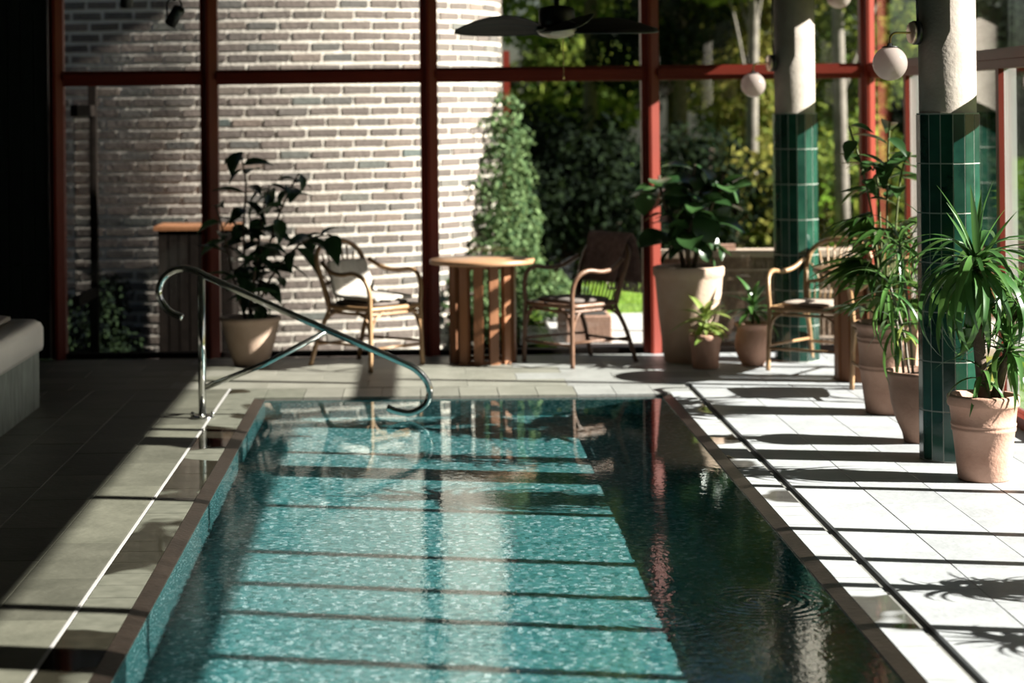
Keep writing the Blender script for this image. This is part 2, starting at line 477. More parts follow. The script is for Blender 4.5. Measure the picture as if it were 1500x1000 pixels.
b = MB()   # screed under the tiles, open over the pool
b.box(-3.52, PXL - .06, -2.2, GY + .05, -.9, -.0135); b.add([(PXR + .055, -2.2, -.0135), (GX + .1, -2.2, -.0135), (GX + .1, GY + .05, -.0135), (PXR + .055, GY + .05, -.0135)], [(0, 1, 2, 3)])
b.box(PXL - .06, PXR + .055, PYF + .02, GY + .05, -.9, -.0135); b.box(PXL - .06, PXR + .055, -2.2, PYN, -.9, -.0135)
floor = struct(b.build('floor', M['screed']), 'grey slate tiled floor around the indoor pool', 'floor')

tile_cache = {}
def floor_tile(x0, x1, y0, y1, mkey, z1=0.0):
    g = .0007
    w_, l_ = round(x1 - x0 - 2 * g, 4), round(y1 - y0 - 2 * g, 4)
    if w_ < .02 or l_ < .02: return
    k = (w_, l_, mkey)
    if k not in tile_cache:
        t = MB(); e = .002
        vs = [(-w_/2, -l_/2, -.013), (w_/2, -l_/2, -.013), (w_/2, l_/2, -.013), (-w_/2, l_/2, -.013),
              (-w_/2, -l_/2, -e), (w_/2, -l_/2, -e), (w_/2, l_/2, -e), (-w_/2, l_/2, -e),
              (-w_/2+e, -l_/2+e, 0), (w_/2-e, -l_/2+e, 0), (w_/2-e, l_/2-e, 0), (-w_/2+e, l_/2-e, 0)]
        fs = [(8, 9, 10, 11)]
        for a in (0, 4):
            for i in range(4):
                j = (i + 1) % 4
                fs.append((a + i, a + j, a + 4 + j, a + 4 + i))
        me = t.add(vs, fs).mesh('floor_tile'); me.materials.append(M[mkey]); tile_cache[k] = me
    inst('floor_tile', tile_cache[k], floor, ((x0 + x1) / 2, (y0 + y1) / 2, z1 + random.uniform(-.0006, .0006)))

def tile_field(xs, y0, y1, L, mkey, stagger=True):
    for i in range(len(xs) - 1):
        y = y0 - (L * .5 if (i % 2 and stagger) else 0)
        while y < y1 - .01:
            floor_tile(xs[i], xs[i + 1], max(y, y0), min(y + L, y1), mkey); y += L
yl0 = 5.37
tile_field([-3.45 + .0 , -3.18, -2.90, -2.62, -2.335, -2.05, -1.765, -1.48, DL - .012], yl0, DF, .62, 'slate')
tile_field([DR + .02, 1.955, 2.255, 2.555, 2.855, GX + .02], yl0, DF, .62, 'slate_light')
# end strip between the far slot and the glazing: tiles laid crosswise
for j, (ya, yb) in enumerate(((DF + .012, 13.02), (13.02, 13.33), (13.33, 13.64), (13.64, 13.95), (13.95, GY - .03))):
    x = -3.45 - (.3 if j % 2 else 0)
    while x < GX:
        xa, xb = max(x, -3.45), min(x + .62, GX + .02)
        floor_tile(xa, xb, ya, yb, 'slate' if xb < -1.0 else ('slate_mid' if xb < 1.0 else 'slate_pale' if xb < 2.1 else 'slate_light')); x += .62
# the part of the floor behind the viewpoint: one slab
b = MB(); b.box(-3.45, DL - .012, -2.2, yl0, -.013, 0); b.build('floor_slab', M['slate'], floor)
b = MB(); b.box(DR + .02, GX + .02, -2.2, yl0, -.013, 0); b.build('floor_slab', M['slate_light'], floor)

# pool basin
b = MB()
# basin widened unseen below the sunny side coping so refracted sun reaches the floor
xa, xb, ya, yb, za, zb = PXL, PXR + .50, PYN, PYF, -DEPTH, -.0165
b.add([(x, y, z) for z in (za, zb) for y in (ya, yb) for x in (xa, xb)], [(0, 1, 3, 2), (0, 2, 6, 4), (1, 5, 7, 3), (2, 3, 7, 6), (0, 4, 5, 1)])
pool = struct(b.build('pool_basin', M['mosaic']), 'long pool basin lined with turquoise mosaic', 'pool')
for (xa, xb) in ((PXL - .063, PXL), (PXR, PXR + .057)):
    r = MB()
    inner = xb if xb < 0 else xa; outer = xa if xb < 0 else xb
    P = [[(outer, y, -.001), (inner, y, -.010), (inner, y, -.0155)] for y in (PYN, PYF)]
    r.grid(P, smooth=False)
    r.build('rim', M['rim'], pool, recalc=True)
cop = {}
def coping(x0, x1, y0, y1, mk):
    g = .0022
    w_, l_ = round(x1 - x0 - 2 * g, 4), round(y1 - y0 - 2 * g, 4)
    k = (w_, l_, mk)
    if k not in cop:
        t = MB().box(-w_ / 2, w_ / 2, -l_ / 2, l_ / 2, -.013, 0); t.f = t.f[1:]; t.sm = t.sm[1:]; me = t.mesh('coping_tile'); me.materials.append(M[mk]); cop[k] = me
    inst('coping_tile', cop[k], pool, ((x0 + x1) / 2, (y0 + y1) / 2, random.uniform(-.0006, .0006)))
y = PYN
while y < PYF - .05:
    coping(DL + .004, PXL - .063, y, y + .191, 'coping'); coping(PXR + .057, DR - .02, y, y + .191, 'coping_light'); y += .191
b_y = y
x = DL + .004
while x < DR - .1:
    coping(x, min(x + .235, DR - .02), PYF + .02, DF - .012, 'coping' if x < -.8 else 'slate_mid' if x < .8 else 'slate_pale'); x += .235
b = MB(); b.box(DL - .010, DL + .002, PYN, DF, -.02, .0015); b.build('slot_cover', M['alu'], pool)
# the sheet is extended unseen under the coping for the refracted sunlight
b = MB().add([(PXL - .05, PYN, -.016), (2.35, PYN, -.016), (2.35, PYF, -.016), (PXL - .05, PYF, -.016)], [(0, 1, 2, 3)])
wat = b.build('pool_water', M['water']); wat.data.polygons[0].use_smooth = True
wat.cycles.is_caustics_caster = True; pool.cycles.is_caustics_receiver = True
tag(wat, 'clear rippled water filling the turquoise pool', 'water', kind='stuff')

# shell walls
b = MB(); b.box(-3.65, -3.5, -2.3, GY + .3, -.05, CEIL); struct(b.build('wall_left', M['dark_tile']), 'dark green tiled wall behind the spa tub', 'wall')
wb = MB(); wb.box(-3.5, -2.62, GY + .02, GY + .3, 0, CEIL)
wall_back = struct(wb.build('wall_back', M['dark_tile']), 'dark wall panel of narrow upright tiles beside the end window', 'wall')
for i in range(9):
    for j, (za, zb) in enumerate(((0.004, .66), (.664, 1.32), (1.324, 1.98), (1.984, 2.70))):
        t = MB().box(-3.44 + i * .091, -3.44 + i * .091 + .088, GY, GY + .02, za, zb); t.build('wall_tile', M['dark_tile'], wall_back)
b = MB(); b.box(-3.6, GX + .3, -2.45, -2.3, -.05, CEIL); struct(b.build('wall_front', M['plaster']), 'plain dark wall behind the viewpoint', 'wall')
b = MB(); b.box(-3.65, GX + .10, -2.45, GY + .32, CEIL, CEIL + .2); struct(b.build('ceiling', M['ceiling']), 'low boarded ceiling over the pool hall', 'ceiling')
b = MB(); b.box(GX - .02, GX + .05, 4.6, GY + .1, TOPZ, CEIL); b.box(GX - .02, GX + .10, -2.3, 4.6, -.0, CEIL); struct(b.build('wall_right', M['plaster']), 'dark header and solid wall beside the sunny windows', 'wall')  # solid stretch out of view, added to stop bright sun and its reflection

# end glazing: red mullions with a raised rib, transom, panes
win1 = struct(empty('window_1', (0, GY, 0)), 'tall red framed window wall at the pool end', 'window')
MX = [-2.555, -1.485, .055, 1.605, 3.13]
TZ = 1.962
for i, x in enumerate(MX):
    hw = .062 if 0 < i < 4 else .05
    m_ = MB(); sec = [(-hw, .08), (-hw, -.012), (-.030, -.020), (-.016, -.055), (.004, -.055), (hw - .006, -.015), (hw, -.010), (hw, .08)]
    m_.add([(x + a, c, z) for z in (0, CEIL) for (a, c) in sec], [(i, (i + 1) % 8, 8 + (i + 1) % 8, 8 + i) for i in range(8)] + [tuple(range(7, -1, -1)), tuple(range(8, 16))])
    m_.build('mullion', M['red'], win1)
for i in range(4):
    xa, xb = MX[i] + .055, MX[i + 1] - .055
    m_ = MB(); m_.box(xa, xb, -.018, .08, TZ - .052, TZ + .052); m_.box(xa, xb, -.042, -.018, TZ - .016, TZ + .030)
    m_.build('transom', M['red'], win1)
    m_ = MB(); m_.box(xa, xb, -.01, .09, 0, .035); m_.build('sill', M['darkwood'], win1)
    m_ = MB(); m_.box(xa, xb, -.01, .08, CEIL - .06, CEIL); m_.build('head_rail', M['red'], win1)
    for (za, zb) in ((.03, TZ - .05), (TZ + .05, CEIL - .05)):
        m_ = MB(); m_.box(xa, xb, .036, .044, za, zb); m_.build('glass_pane', M['glass'], win1)

# sunny side glazing
win2 = struct(empty('window_2', (GX, 0, 0)), 'long red framed window wall on the sunny side', 'window')
UP = [12.20, 10.19, 8.22, 6.20]
LOW = [13.35, 12.42, 11.20, 10.34, 8.92, 7.97, 7.42, 6.98, 6.40, 5.45]
def side_mullion(y, za, zb, wdt=.075):
    m_ = MB(); m_.box(0, .03, y - wdt / 2, y + wdt / 2, za, zb); m = m_.build('mullion', M['red'], win2)
    c_ = MB(); c_.box(.03, .10, y - wdt / 2 + .008, y + wdt / 2 - .008, za, zb); c_.build('outer_cladding', M['alu'], m)
for y in UP: side_mullion(y, TZ + .05, TOPZ)
for y in LOW: side_mullion(y, .06, TZ - .05, .06)
m_ = MB(); m_.box(-.015, .06, 4.6, GY - .02, TZ - .055, TZ + .055); m_.box(-.03, -.015, 4.6, GY - .02, TZ - .005, TZ + .04); m_.build('transom', M['red'], win2)
m_ = MB(); m_.box(-.01, .10, 4.6, GY - .02, 0, .06); m_.build('sill', M['red'], win2)
for edges, za, zb, mk in ((sorted(UP + [4.58, GY - .03]), TZ + .055, TOPZ, 'glass_tint'), (sorted(LOW + [4.58, GY - .03]), .06, TZ - .055, 'glass')):
    for a, c in zip(edges[:-1], edges[1:]):
        m_ = MB(); m_.box(.034, .042, a + .03, c - .03, za, zb); m_.build('glass_pane', M[mk], win2)

# ------------------------------------------------------------------ columns
COLR = .148
def column(loc, label, tiles=True):
    root = tag(empty('column', loc), label, 'column', 'round tiled columns')
    m_ = MB().lathe([(COLR - .012, 0), (COLR - .012, CEIL)], 48); m_.build('concrete_shaft', M['concrete'], root)
    m_ = MB().lathe([(COLR + .0015, .0), (COLR + .0015, 1.672)], 16, smooth=False); m_.build('grout_core', M['grout'], root, rz=.1 + PI / 16)
    n = 16; H = .2375
    half = PI / n * .915; t = MB()
    r0, r1 = COLR - .006, COLR + .003
    P = [(r0 * math.cos(-half), r0 * math.sin(-half)), (r1 * math.cos(-half), r1 * math.sin(-half)), (r1 * math.cos(half), 0), (r1 * math.cos(half), r1 * math.sin(half)), (r0 * math.cos(half), r0 * math.sin(half))]
    vs = [(p[0], p[1], z) for z in (0, H - .006) for p in P]
    t.add(vs, [(4, 3, 2, 1, 0), (5, 6, 7, 8, 9)] + [(i, (i + 1) % 5, 5 + (i + 1) % 5, 5 + i) for i in range(5)])
    me = t.mesh('glazed_tile'); me.materials.append(M['green_tile'])
    for k in range(7):
        for i in range(n):
            inst('glazed_tile', me, root, (0, 0, .008 + k * H + .0), (0, 0, 2 * PI * i / n + .1))
    return root
c1 = column((2.53, 13.87, 0), 'round concrete column with green tiled base beside the rattan armchair')
c2 = column((2.55, 9.92, 0), 'round concrete column with green tiled base beside the strap leaved plant')
c3 = column((2.55, 5.68, 0), 'round concrete column out of view along the sunny windows')

def globe_lamp(loc, az, label, cable=True):
    """plate faces local -x; az turns it round the column"""
    root = tag(empty('globe_wall_lamp', loc, az), label, 'lamp', 'opal globe wall lamps on the columns')
    rot = Matrix.Rotation(-PI / 2, 4, 'Y')
    def turned(prof, n=32):
        q = MB().lathe(prof, n); q.v = [tuple(rot @ Vector(p)) for p in q.v]; return q
    turned([(.058, -.022), (.058, .004)]).build('backplate', M['black'], root)
    turned([(.053, .004), (.053, .016), (.05, .02)]).build('wall_plate', M['copper'], root)
    a = MB().tube(bez([(-.018, 0, 0), (-.06, 0, 0), (-.10, 0, -.002), (-.121, 0, -.02), (-.125, 0, -.055)], 6), .0055, 10); a.build('arm', M['brass'], root)
    MB().lathe([(.012, -.050), (.014, -.062), (.040, -.066), (.040, -.070)], 24, (-.125, 0, 0)).build('cap', M['black'], root)
    MB().sphere((-.125, 0, -.147), .083, 36, 22).build('globe', M['opal'], root)
    if cable:
        MB().tube([(.018, .0, .03), (.014, 0, .2), (.014, 0, CEIL - loc[2])], .006, 6).build('cable', M['black'], root)
    return root
globe_lamp((2.55 - .170, 9.92 - .05, 2.06), R(10), 'white globe lamp on a brass arm fixed to the column behind the strap leaved plant')
globe_lamp((2.53 - .168, 13.87 - .05, 2.01), R(10), 'white globe lamp hanging low on the column beside the fiddle leaf fig')
globe_lamp((2.53 + .168, 13.87 - .05, 2.60), R(172), 'white globe lamp fixed near the ceiling on the column by the window corner', False)

# ------------------------------------------------------------------ outdoors
b = MB(); b.box(.95, 34, GY + .1, 70, -.6, -.06); b.box(-14, .95, 19.6, 70, -.6, -.06); lawn = struct(b.build('lawn', M['lawn']), 'sunny green lawn beyond the window', 'lawn')
b = MB(); b.box(GX + .1, 40, -10, GY + .1, -.35, -.06); struct(b.build('garden_ground', M['lawn']), 'green lawn along the sunny side of the building', 'lawn')
b = MB(); b.box(1.0, 6.5, GY + .12, 17.3, -.07, -.01); struct(b.build('terrace', M['paving']), 'pale paved terrace outside the end window', 'terrace')
b = MB(); b.box(-6, 1.0, GY + .12, 19.6, -.6, -.42); struct(b.build('planting_bed', M['earth']), 'sunken dark earth bed around the brick tower', 'ground')

# grass blades on the lawn strip in view
rng = np.random.default_rng(3)
def blades(n, x0, x1, y0, y1, h):
    x = rng.uniform(x0, x1, n); y = rng.uniform(y0, y1, n); a = rng.uniform(0, 2 * PI, n); hh = h * rng.uniform(.5, 1.2, n)
    dx, dy = np.cos(a) * .006, np.sin(a) * .006; lx, ly = rng.normal(0, .02, n), rng.normal(0, .02, n)
    V = np.stack([np.stack([x - dx, y - dy, np.full(n, -.065)], 1), np.stack([x + dx, y + dy, np.full(n, -.065)], 1), np.stack([x + lx, y + ly, -.065 + hh], 1)], 1).reshape(-1, 3)
    return V, np.arange(3 * n).reshape(-1, 3)
def npmesh(name, V, F, mat, parent=None, smooth=False):
    me = bpy.data.meshes.new(name); k = F.shape[1]
    me.vertices.add(len(V)); me.vertices.foreach_set('co', V.astype(np.float32).ravel())
    me.loops.add(F.size); me.loops.foreach_set('vertex_index', F.astype(np.int32).ravel())
    me.polygons.add(len(F)); me.polygons.foreach_set('loop_start', np.arange(0, F.size, k, dtype=np.int32))
    me.polygons.foreach_set('loop_total', np.full(len(F), k, dtype=np.int32))
    me.update(calc_edges=True); me.validate()
    me.materials.append(mat)
    o = bpy.data.objects.new(name, me); C.objects.link(o)
    if parent: o.parent = parent
    return o
V, F = blades(26000, .4, 6, 17.3, 22.5, .05)
g = npmesh('grass', V, F, M['grass']); tag(g, 'short bright grass blades on the lawn beyond the terrace', 'grass', kind='stuff')

# brick tower: plan curve given by its turning angle
def tower_curve():
    ks = [(-5.2, -8.), (-2.6, -6.), (-1.3, 5.), (-.24, 22.), (.32, 50.)]
    x, y = -5.2, 17.1; s = 0; out = []
    ds = .01; ph = 0
    while x < .32:
        ph = np.interp(x, [k[0] for k in ks], [k[1] for k in ks]); out.append((s, x, y, R(ph)))
        x += ds * math.cos(R(ph)); y += ds * math.sin(R(ph)); s += ds
    rr = 1.70; ph = R(50)
    while ph < R(178):
        out.append((s, x, y, ph)); x += ds * math.cos(ph); y += ds * math.sin(ph); s += ds; ph += ds / rr
    return np.array(out)
TC = tower_curve()
def at_s(s):
    return [float(np.interp(s, TC[:, 0], TC[:, k])) for k in (1, 2, 3)]
tower = struct(empty('brick_tower', (0, 0, 0)), 'rounded grey brick tower wall with thick pale mortar', 'wall')
TH = 3.5
P0 = [(p[1], p[2]) for p in TC[::8]] + [(-5.2, 21.)]
m_ = MB(); n0 = len(P0)
m_.add([(x, y, z) for z in (-.5, TH) for (x, y) in P0], [(i, (i + 1) % n0, n0 + (i + 1) % n0, n0 + i) for i in range(n0)] + [tuple(range(n0, 2 * n0))])
m_.build('mortar_core', M['mortar'], tower, recalc=True)
BL, BH, PT, CT = .234, .0575, .260, .0885
def brick_vs(L, seed):
    rr = random.Random(seed); h = BH / 2
    j = lambda a: rr.uniform(-a, a)
    fr = [(-L/2 + j(.004), -.006 + j(.0015), -h + j(.004)), (L/2 + j(.004), -.006 + j(.0015), -h + j(.004)), (L/2 + j(.004), -.006 + j(.0015), h + j(.004)), (-L/2 + j(.004), -.006 + j(.0015), h + j(.004))]
    return fr + [(p[0], .03, p[2]) for p in fr]
BF = [(0, 1, 2, 3), (1, 0, 4, 5), (2, 1, 5, 6), (3, 2, 6, 7), (0, 3, 7, 4)]
bmeshes = []
for k in range(8):
    me = MB().add(brick_vs(BL, k), BF).mesh('brick'); me.materials.append(M['brick']); bmeshes.append(me)
smax = TC[-1, 0]; cells = []
for r_ in range(-5, int(TH / CT)):
    s = (PT * .5 if r_ % 2 else 0) + random.uniform(-.02, .02) + .15
    while s < smax - .2:
        x, y, ph = at_s(s); z = .04 + r_ * CT
        px = 617 + 3000 * x / y; py = 165 - (z - EYE) / y * 3000
        vis = (88 < px < 740 and -6 < py < 520 and ph < R(86))
        cells.append((not vis, y / max(math.cos(ph), .2), x, y, z, ph, s)); s += PT
cells.sort()
rest = MB()
for i, (nv, _, x, y, z, ph, s) in enumerate(cells):
    mt = Matrix.Translation((x, y, z)) @ Matrix.Rotation(ph + random.uniform(-.008, .008), 4, 'Z')
    if i < 300:
        inst('brick', bmeshes[i % 8], tower, matrix=mt)
    else:
        rest.add([mt @ Vector(p) for p in brick_vs(BL, i)], BF)
tag(rest.build('brickwork', M['brick'], tower), kind='stuff')

# glazed wind screen standing out from the building
ws = tag(empty('wind_screen', (-2.46, GY + .15, -.42)), 'narrow glazed wind screen with a dark post outside by the dark wall panel', 'screen')
MB().box(-.03, .03, .80, .87, 0, 2.37).build('post', M['darkwood'], ws)
MB().box(-.025, .025, 0, .80, 2.12, 2.20).build('rail', M['darkwood'], ws)
MB().box(-.025, .025, 0, .80, .77, .84).build('rail', M['darkwood'], ws)
MB().box(-.004, .004, 0, .80, .84, 2.12).build('glass_pane', glassmat('screen_glass', (.6, .6, .6), 2.2), ws)

# dark store cupboard against the brick wall
cb = tag(empty('storage_cupboard', (-1.78, 16.3, -.42)), 'dark slatted wooden cupboard with reddish top against the brick wall', 'cupboard')
MB().box(-.29, .29, -.28, .30, 0, 1.22).build('carcass', M['darkwood'], cb)
MB().box(-.32, .32, -.31, .32, 1.22, 1.25).build('top', M['teak'], cb)
for i in range(7):
    MB().box(-.285 + i * .082, -.285 + i * .082 + .07, -.297, -.28, .03, 1.20).build('slat', M['darkwood'], cb)

# low wicker screen with wooden cap
wk = tag(empty('wicker_planter', (2.36, GY + .32, -.01)), 'low brown wicker planter wall with a pale wooden cap outside the window', 'planter')
MB().box(-.70, .72, -.10, .12, 0, .66).build('body', M['wicker'], wk)
for i in range(36):
    x = -.70 + i * .0394
    MB().box(x, x + .012, -.107, -.10, .02, .64).build('rod', M['wicker'], wk)
for j in range(4):
    MB().box(-.70, .72, -.111, -.104, .08 + .16 * j, .095 + .16 * j).build('band', M['capwood'], wk)
MB().box(-.73, .75, -.14, .15, .66, .705).build('cap', M['capwood'], wk)
MB().box(-.30, -.12, -.02, .06, .705, .745).build('edging_brick', M['terracotta_brown'], wk)

# leaves as a cloud of small bent blades
def leaf_cloud(centres, n, size, rs, seed, flat=.35):
    r_ = np.random.default_rng(seed)
    centres = np.array(centres, float)      # x,y,z,rx,ry,rz
    w_ = centres[:, 3] * centres[:, 4] * centres[:, 5]; idx = r_.choice(len(centres), n, p=w_ / w_.sum())
    d = r_.normal(size=(n, 3)); d /= np.linalg.norm(d, axis=1)[:, None]
    rad = r_.uniform(rs, 1, n) ** .6
    pos = centres[idx, :3] + d * rad[:, None] * centres[idx, 3:6]
    nrm = d * .7 + r_.normal(size=(n, 3)) * .6 + np.array([0, 0, flat]); nrm /= np.linalg.norm(nrm, axis=1)[:, None]
    t_ = np.cross(nrm, r_.normal(size=(n, 3))); t_ /= np.linalg.norm(t_, axis=1)[:, None]
    u = np.cross(nrm, t_); L = size * r_.uniform(.6, 1.3, n)[:, None]; W = L * .55
    c = pos
    V = np.stack([c - t_ * L * .5, c + u * W * .5 + nrm * L * .06, c + t_ * L * .5, c - u * W * .5 + nrm * L * .06], 1).reshape(-1, 3)
    return V, np.arange(4 * n).reshape(-1, 4)

def tree(name, label, base, h, tr, centres, n, size, mat, seed, bark='bark', lean=(0, 0), cat='tree', group=None, rs=.35, branches=5):
    root = tag(empty(name, (base[0], base[1], -.06)), label, cat, group)
    r_ = random.Random(seed)
    tk = MB(); pts = []
    for k in range(8):
        f = k / 7; pts.append((lean[0] * f + .05 * math.sin(3 * f + seed), lean[1] * f + .04 * math.cos(4 * f), h * f))
    tk.tube(pts, [tr * (1.15 - .6 * k / 7) for k in range(8)], 9)
    t = tk.build('trunk', M[bark], root)
    for i in range(branches):
        cx = r_.choice(centres); f = r_.uniform(.3, .75); st = pts[int(f * 7)]
        en = (cx[0] + r_.uniform(-.4, .4) * cx[3], cx[1] + r_.uniform(-.4, .4) * cx[4], cx[2] + r_.uniform(-.2, .5) * cx[5])
        mid = [(a + b_) / 2 for a, b_ in zip(st, en)]; mid[2] += .15
        MB().tube(bez([st, mid, en], 5), [tr * .35 * (1 - .07 * k) for k in range(11)], 6).build('branch', M[bark], t)
    V, F = leaf_cloud(centres, n, size, rs, seed)
    c = npmesh('foliage', V, F, M[mat], root); tag(c, kind='stuff')
    return root
G = 'trees beyond the lawn'
def crown(r_, n, sx, sy, z0, z1, rad):
    return [(r_.uniform(-sx, sx), r_.uniform(-sy, sy), r_.uniform(z0, z1), rad * r_.uniform(.7, 1.2), rad * r_.uniform(.7, 1.2), rad * r_.uniform(.6, 1.0)) for _ in range(n)]
q = random.Random(5)
# dense dark evergreens behind the lawn
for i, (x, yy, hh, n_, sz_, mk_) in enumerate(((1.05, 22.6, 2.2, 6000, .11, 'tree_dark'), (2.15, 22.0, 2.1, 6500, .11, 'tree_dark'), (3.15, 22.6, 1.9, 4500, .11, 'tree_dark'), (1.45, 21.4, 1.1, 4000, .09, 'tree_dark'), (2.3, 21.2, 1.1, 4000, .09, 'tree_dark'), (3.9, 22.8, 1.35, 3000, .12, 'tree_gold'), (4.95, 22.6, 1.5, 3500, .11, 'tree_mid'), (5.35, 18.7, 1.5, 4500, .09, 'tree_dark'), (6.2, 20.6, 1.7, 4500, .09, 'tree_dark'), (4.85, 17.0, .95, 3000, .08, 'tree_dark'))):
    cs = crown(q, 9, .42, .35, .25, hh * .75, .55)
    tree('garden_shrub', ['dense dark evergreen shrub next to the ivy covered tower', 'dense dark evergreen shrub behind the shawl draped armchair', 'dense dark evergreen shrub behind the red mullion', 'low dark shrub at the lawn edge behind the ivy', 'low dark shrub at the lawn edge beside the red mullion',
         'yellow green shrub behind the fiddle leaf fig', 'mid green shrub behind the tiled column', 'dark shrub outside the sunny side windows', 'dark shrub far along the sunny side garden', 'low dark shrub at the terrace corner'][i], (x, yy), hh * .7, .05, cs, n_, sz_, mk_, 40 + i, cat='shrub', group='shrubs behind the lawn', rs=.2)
for i, (x_, y_, hh) in enumerate(((-2.44, 16.2, .95), (-2.95, 16.05, .72), (-3.47, 16.2, .6))):  # low shrubs added to darken the shaded foot of the brick wall
    cs = [(q.uniform(-.13, .13), q.uniform(-.12, .12), q.uniform(.15, hh - .15), .22, .22, .22) for _ in range(7)]
    o_ = tree('box_shrub', ['clipped dark shrub beside the slatted cupboard', 'low dark shrub at the foot of the brick wall', 'small dark shrub beside the wind screen'][i], (x_, y_), hh * .6, .02, cs, 2600, .05, 'tree_dark', 60 + i, cat='shrub', group='low shrubs in the sunken bed', rs=.3, branches=3)
    o_.location.z = -.42
TR = [
 ('leafy_tree', 'tall tree with sunlit yellow green crown behind the ceiling fan', (2.2, 27.5), 6.5, .10, [(.0, 0, 4.2, 1.5, 1.2, 1.0), (-.7, .2, 3.3, .8, .9, .7), (1.0, 0, 3.4, 1.0, .9, .7), (.2, 0, 5.4, 1.3, 1.2, .9)], 9000, .15, 'tree_mid'),
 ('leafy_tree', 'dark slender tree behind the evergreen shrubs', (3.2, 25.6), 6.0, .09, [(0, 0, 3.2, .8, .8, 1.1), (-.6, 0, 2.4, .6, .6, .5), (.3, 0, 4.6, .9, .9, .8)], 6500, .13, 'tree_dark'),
 ('leafy_tree', 'autumn tinted tree with golden leaves behind the fig', (4.3, 27.0), 5.5, .10, [(0, 0, 2.2, .9, .8, .9), (-.7, 0, 3.2, .8, .8, .6), (.5, 0, 3.6, .9, .8, .8), (0, 0, 1.2, .8, .6, .6)], 9000, .13, 'tree_gold'),
 ('leafy_tree', 'pale trunked tree between the mullion and the tiled column', (3.95, 24.3), 6.0, .075, [(.3, 0, 4.2, 1.2, 1, .8), (-.4, 0, 3.5, .8, .7, .5)], 6000, .13, 'tree_mid'),
 ('leafy_tree', 'green leafy tree seen past the tiled column', (5.5, 25.2), 6.0, .09, [(0, 0, 2.6, .8, .8, .9), (-.5, 0, 1.4, .7, .6, .7), (.5, 0, 3.9, 1.0, .9, .8)], 8000, .13, 'tree_mid'),
 ('birch_tree', 'pale birch trunk standing beyond the window corner', (4.55, 22.0), 6.5, .075, [(0, 0, 4.6, 1.0, 1, .8), (.5, 0, 3.6, .8, .8, .6)], 5000, .12, 'tree_mid'),
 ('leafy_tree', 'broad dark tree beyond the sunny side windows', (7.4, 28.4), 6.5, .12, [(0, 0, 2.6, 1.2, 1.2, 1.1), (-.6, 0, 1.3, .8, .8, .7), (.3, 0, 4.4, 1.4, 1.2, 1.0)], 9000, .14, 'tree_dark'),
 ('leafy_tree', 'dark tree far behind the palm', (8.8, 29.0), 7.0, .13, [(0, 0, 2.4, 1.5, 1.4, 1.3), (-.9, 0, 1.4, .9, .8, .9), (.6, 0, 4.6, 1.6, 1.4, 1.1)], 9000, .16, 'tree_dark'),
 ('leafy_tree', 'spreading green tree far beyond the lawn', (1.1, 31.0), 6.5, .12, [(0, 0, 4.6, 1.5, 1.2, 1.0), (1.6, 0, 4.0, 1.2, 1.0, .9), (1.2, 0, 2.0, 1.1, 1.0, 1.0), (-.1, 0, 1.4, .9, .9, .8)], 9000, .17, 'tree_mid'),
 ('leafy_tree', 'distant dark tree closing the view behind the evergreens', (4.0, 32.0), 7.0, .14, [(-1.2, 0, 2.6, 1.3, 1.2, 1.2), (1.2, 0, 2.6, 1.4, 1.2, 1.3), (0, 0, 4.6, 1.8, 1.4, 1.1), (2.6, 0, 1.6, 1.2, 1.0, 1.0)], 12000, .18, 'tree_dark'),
 ('leafy_tree', 'tall slender tree beside the terrace out of view, shading the brick', (5.8, 15.08), 7.9, .05, [(0, .03, 7.75, .5, .27, .62), (0, .03, 8.4, .5, .27, .5)], 7000, .10, 'tree_mid'),
]
for i, (nm, lb, bs, hh, tr_, cs, n, sz, mk) in enumerate(TR):
    tree(nm, lb, bs, hh, tr_, cs, n, sz, mk, 70 + i, bark='bark_pale' if 'pale' in lb else 'bark', lean=(-.25, 0) if nm == 'birch_tree' else (.1, 0), group=G)

# ivy climbing the rounded corner on a red post
s90 = float(np.interp(R(80), TC[:, 3], TC[:, 0])); ix, iy, _ = at_s(s90)
iv = tag(empty('ivy_climber', (ix + .06, iy - .05, -.42)), 'bushy ivy climbing a red post at the rounded brick corner', 'ivy')
MB().box(-.028, .028, -.028, .028, 0, 2.66).build('post', M['red'], iv)
cs = []
for (ds, z, rw, rh) in ((-.20, 2.12, .22, .18), (-.38, 1.92, .26, .22), (-.10, 1.85, .28, .24), (-.42, 1.60, .32, .28), (0, 1.5, .32, .30), (-.50, 1.25, .34, .30), (-.1, 1.15, .38, .34), (.15, 1.1, .34, .32), (-.60, .95, .36, .30), (-.2, .75, .40, .36), (.2, .75, .36, .34), (-.75, .62, .34, .3), (-.4, .4, .4, .3), (0, .35, .4, .3), (.25, .35, .36, .3), (-.95, .5, .3, .26), (-.62, 2.02, .12, .08), (-.75, 1.5, .10, .10)):
    px_, py_, pp_ = at_s(s90 + ds)
    cs.append((px_ + .10 * math.sin(pp_) - ix - .06, py_ - .10 * math.cos(pp_) - iy + .05, z, rw * .8, rw * .55, rh))
cs += [(.30, -.5, .62, .24, .3, .16), (.42, -.9, .56, .26, .3, .14), (.38, -1.3, .5, .25, .3, .15), (-.1, -.9, .35, .25, .3, .2)]
V, F = leaf_cloud(cs, 8500, .07, .45, 5)
tag(npmesh('foliage', V, F, M['ivy'], iv), kind='stuff')
for i in range(6):
    a = i * 1.1
    MB().tube(bez([(.1 * math.cos(a), .1 * math.sin(a) - .05, 0), (.06 * math.cos(a + 1), -.08, .7), (.08 * math.cos(a + 2), -.06, 1.4), (.05 * math.cos(a + 3), -.04, 2.1)], 6), .007, 5).build('vine_stem', M['bark'], iv)
pl = tag(empty('planter_box', (1.22, 15.6, -.01)), 'low terracotta planter box on the terrace behind the shawl draped armchair', 'planter')
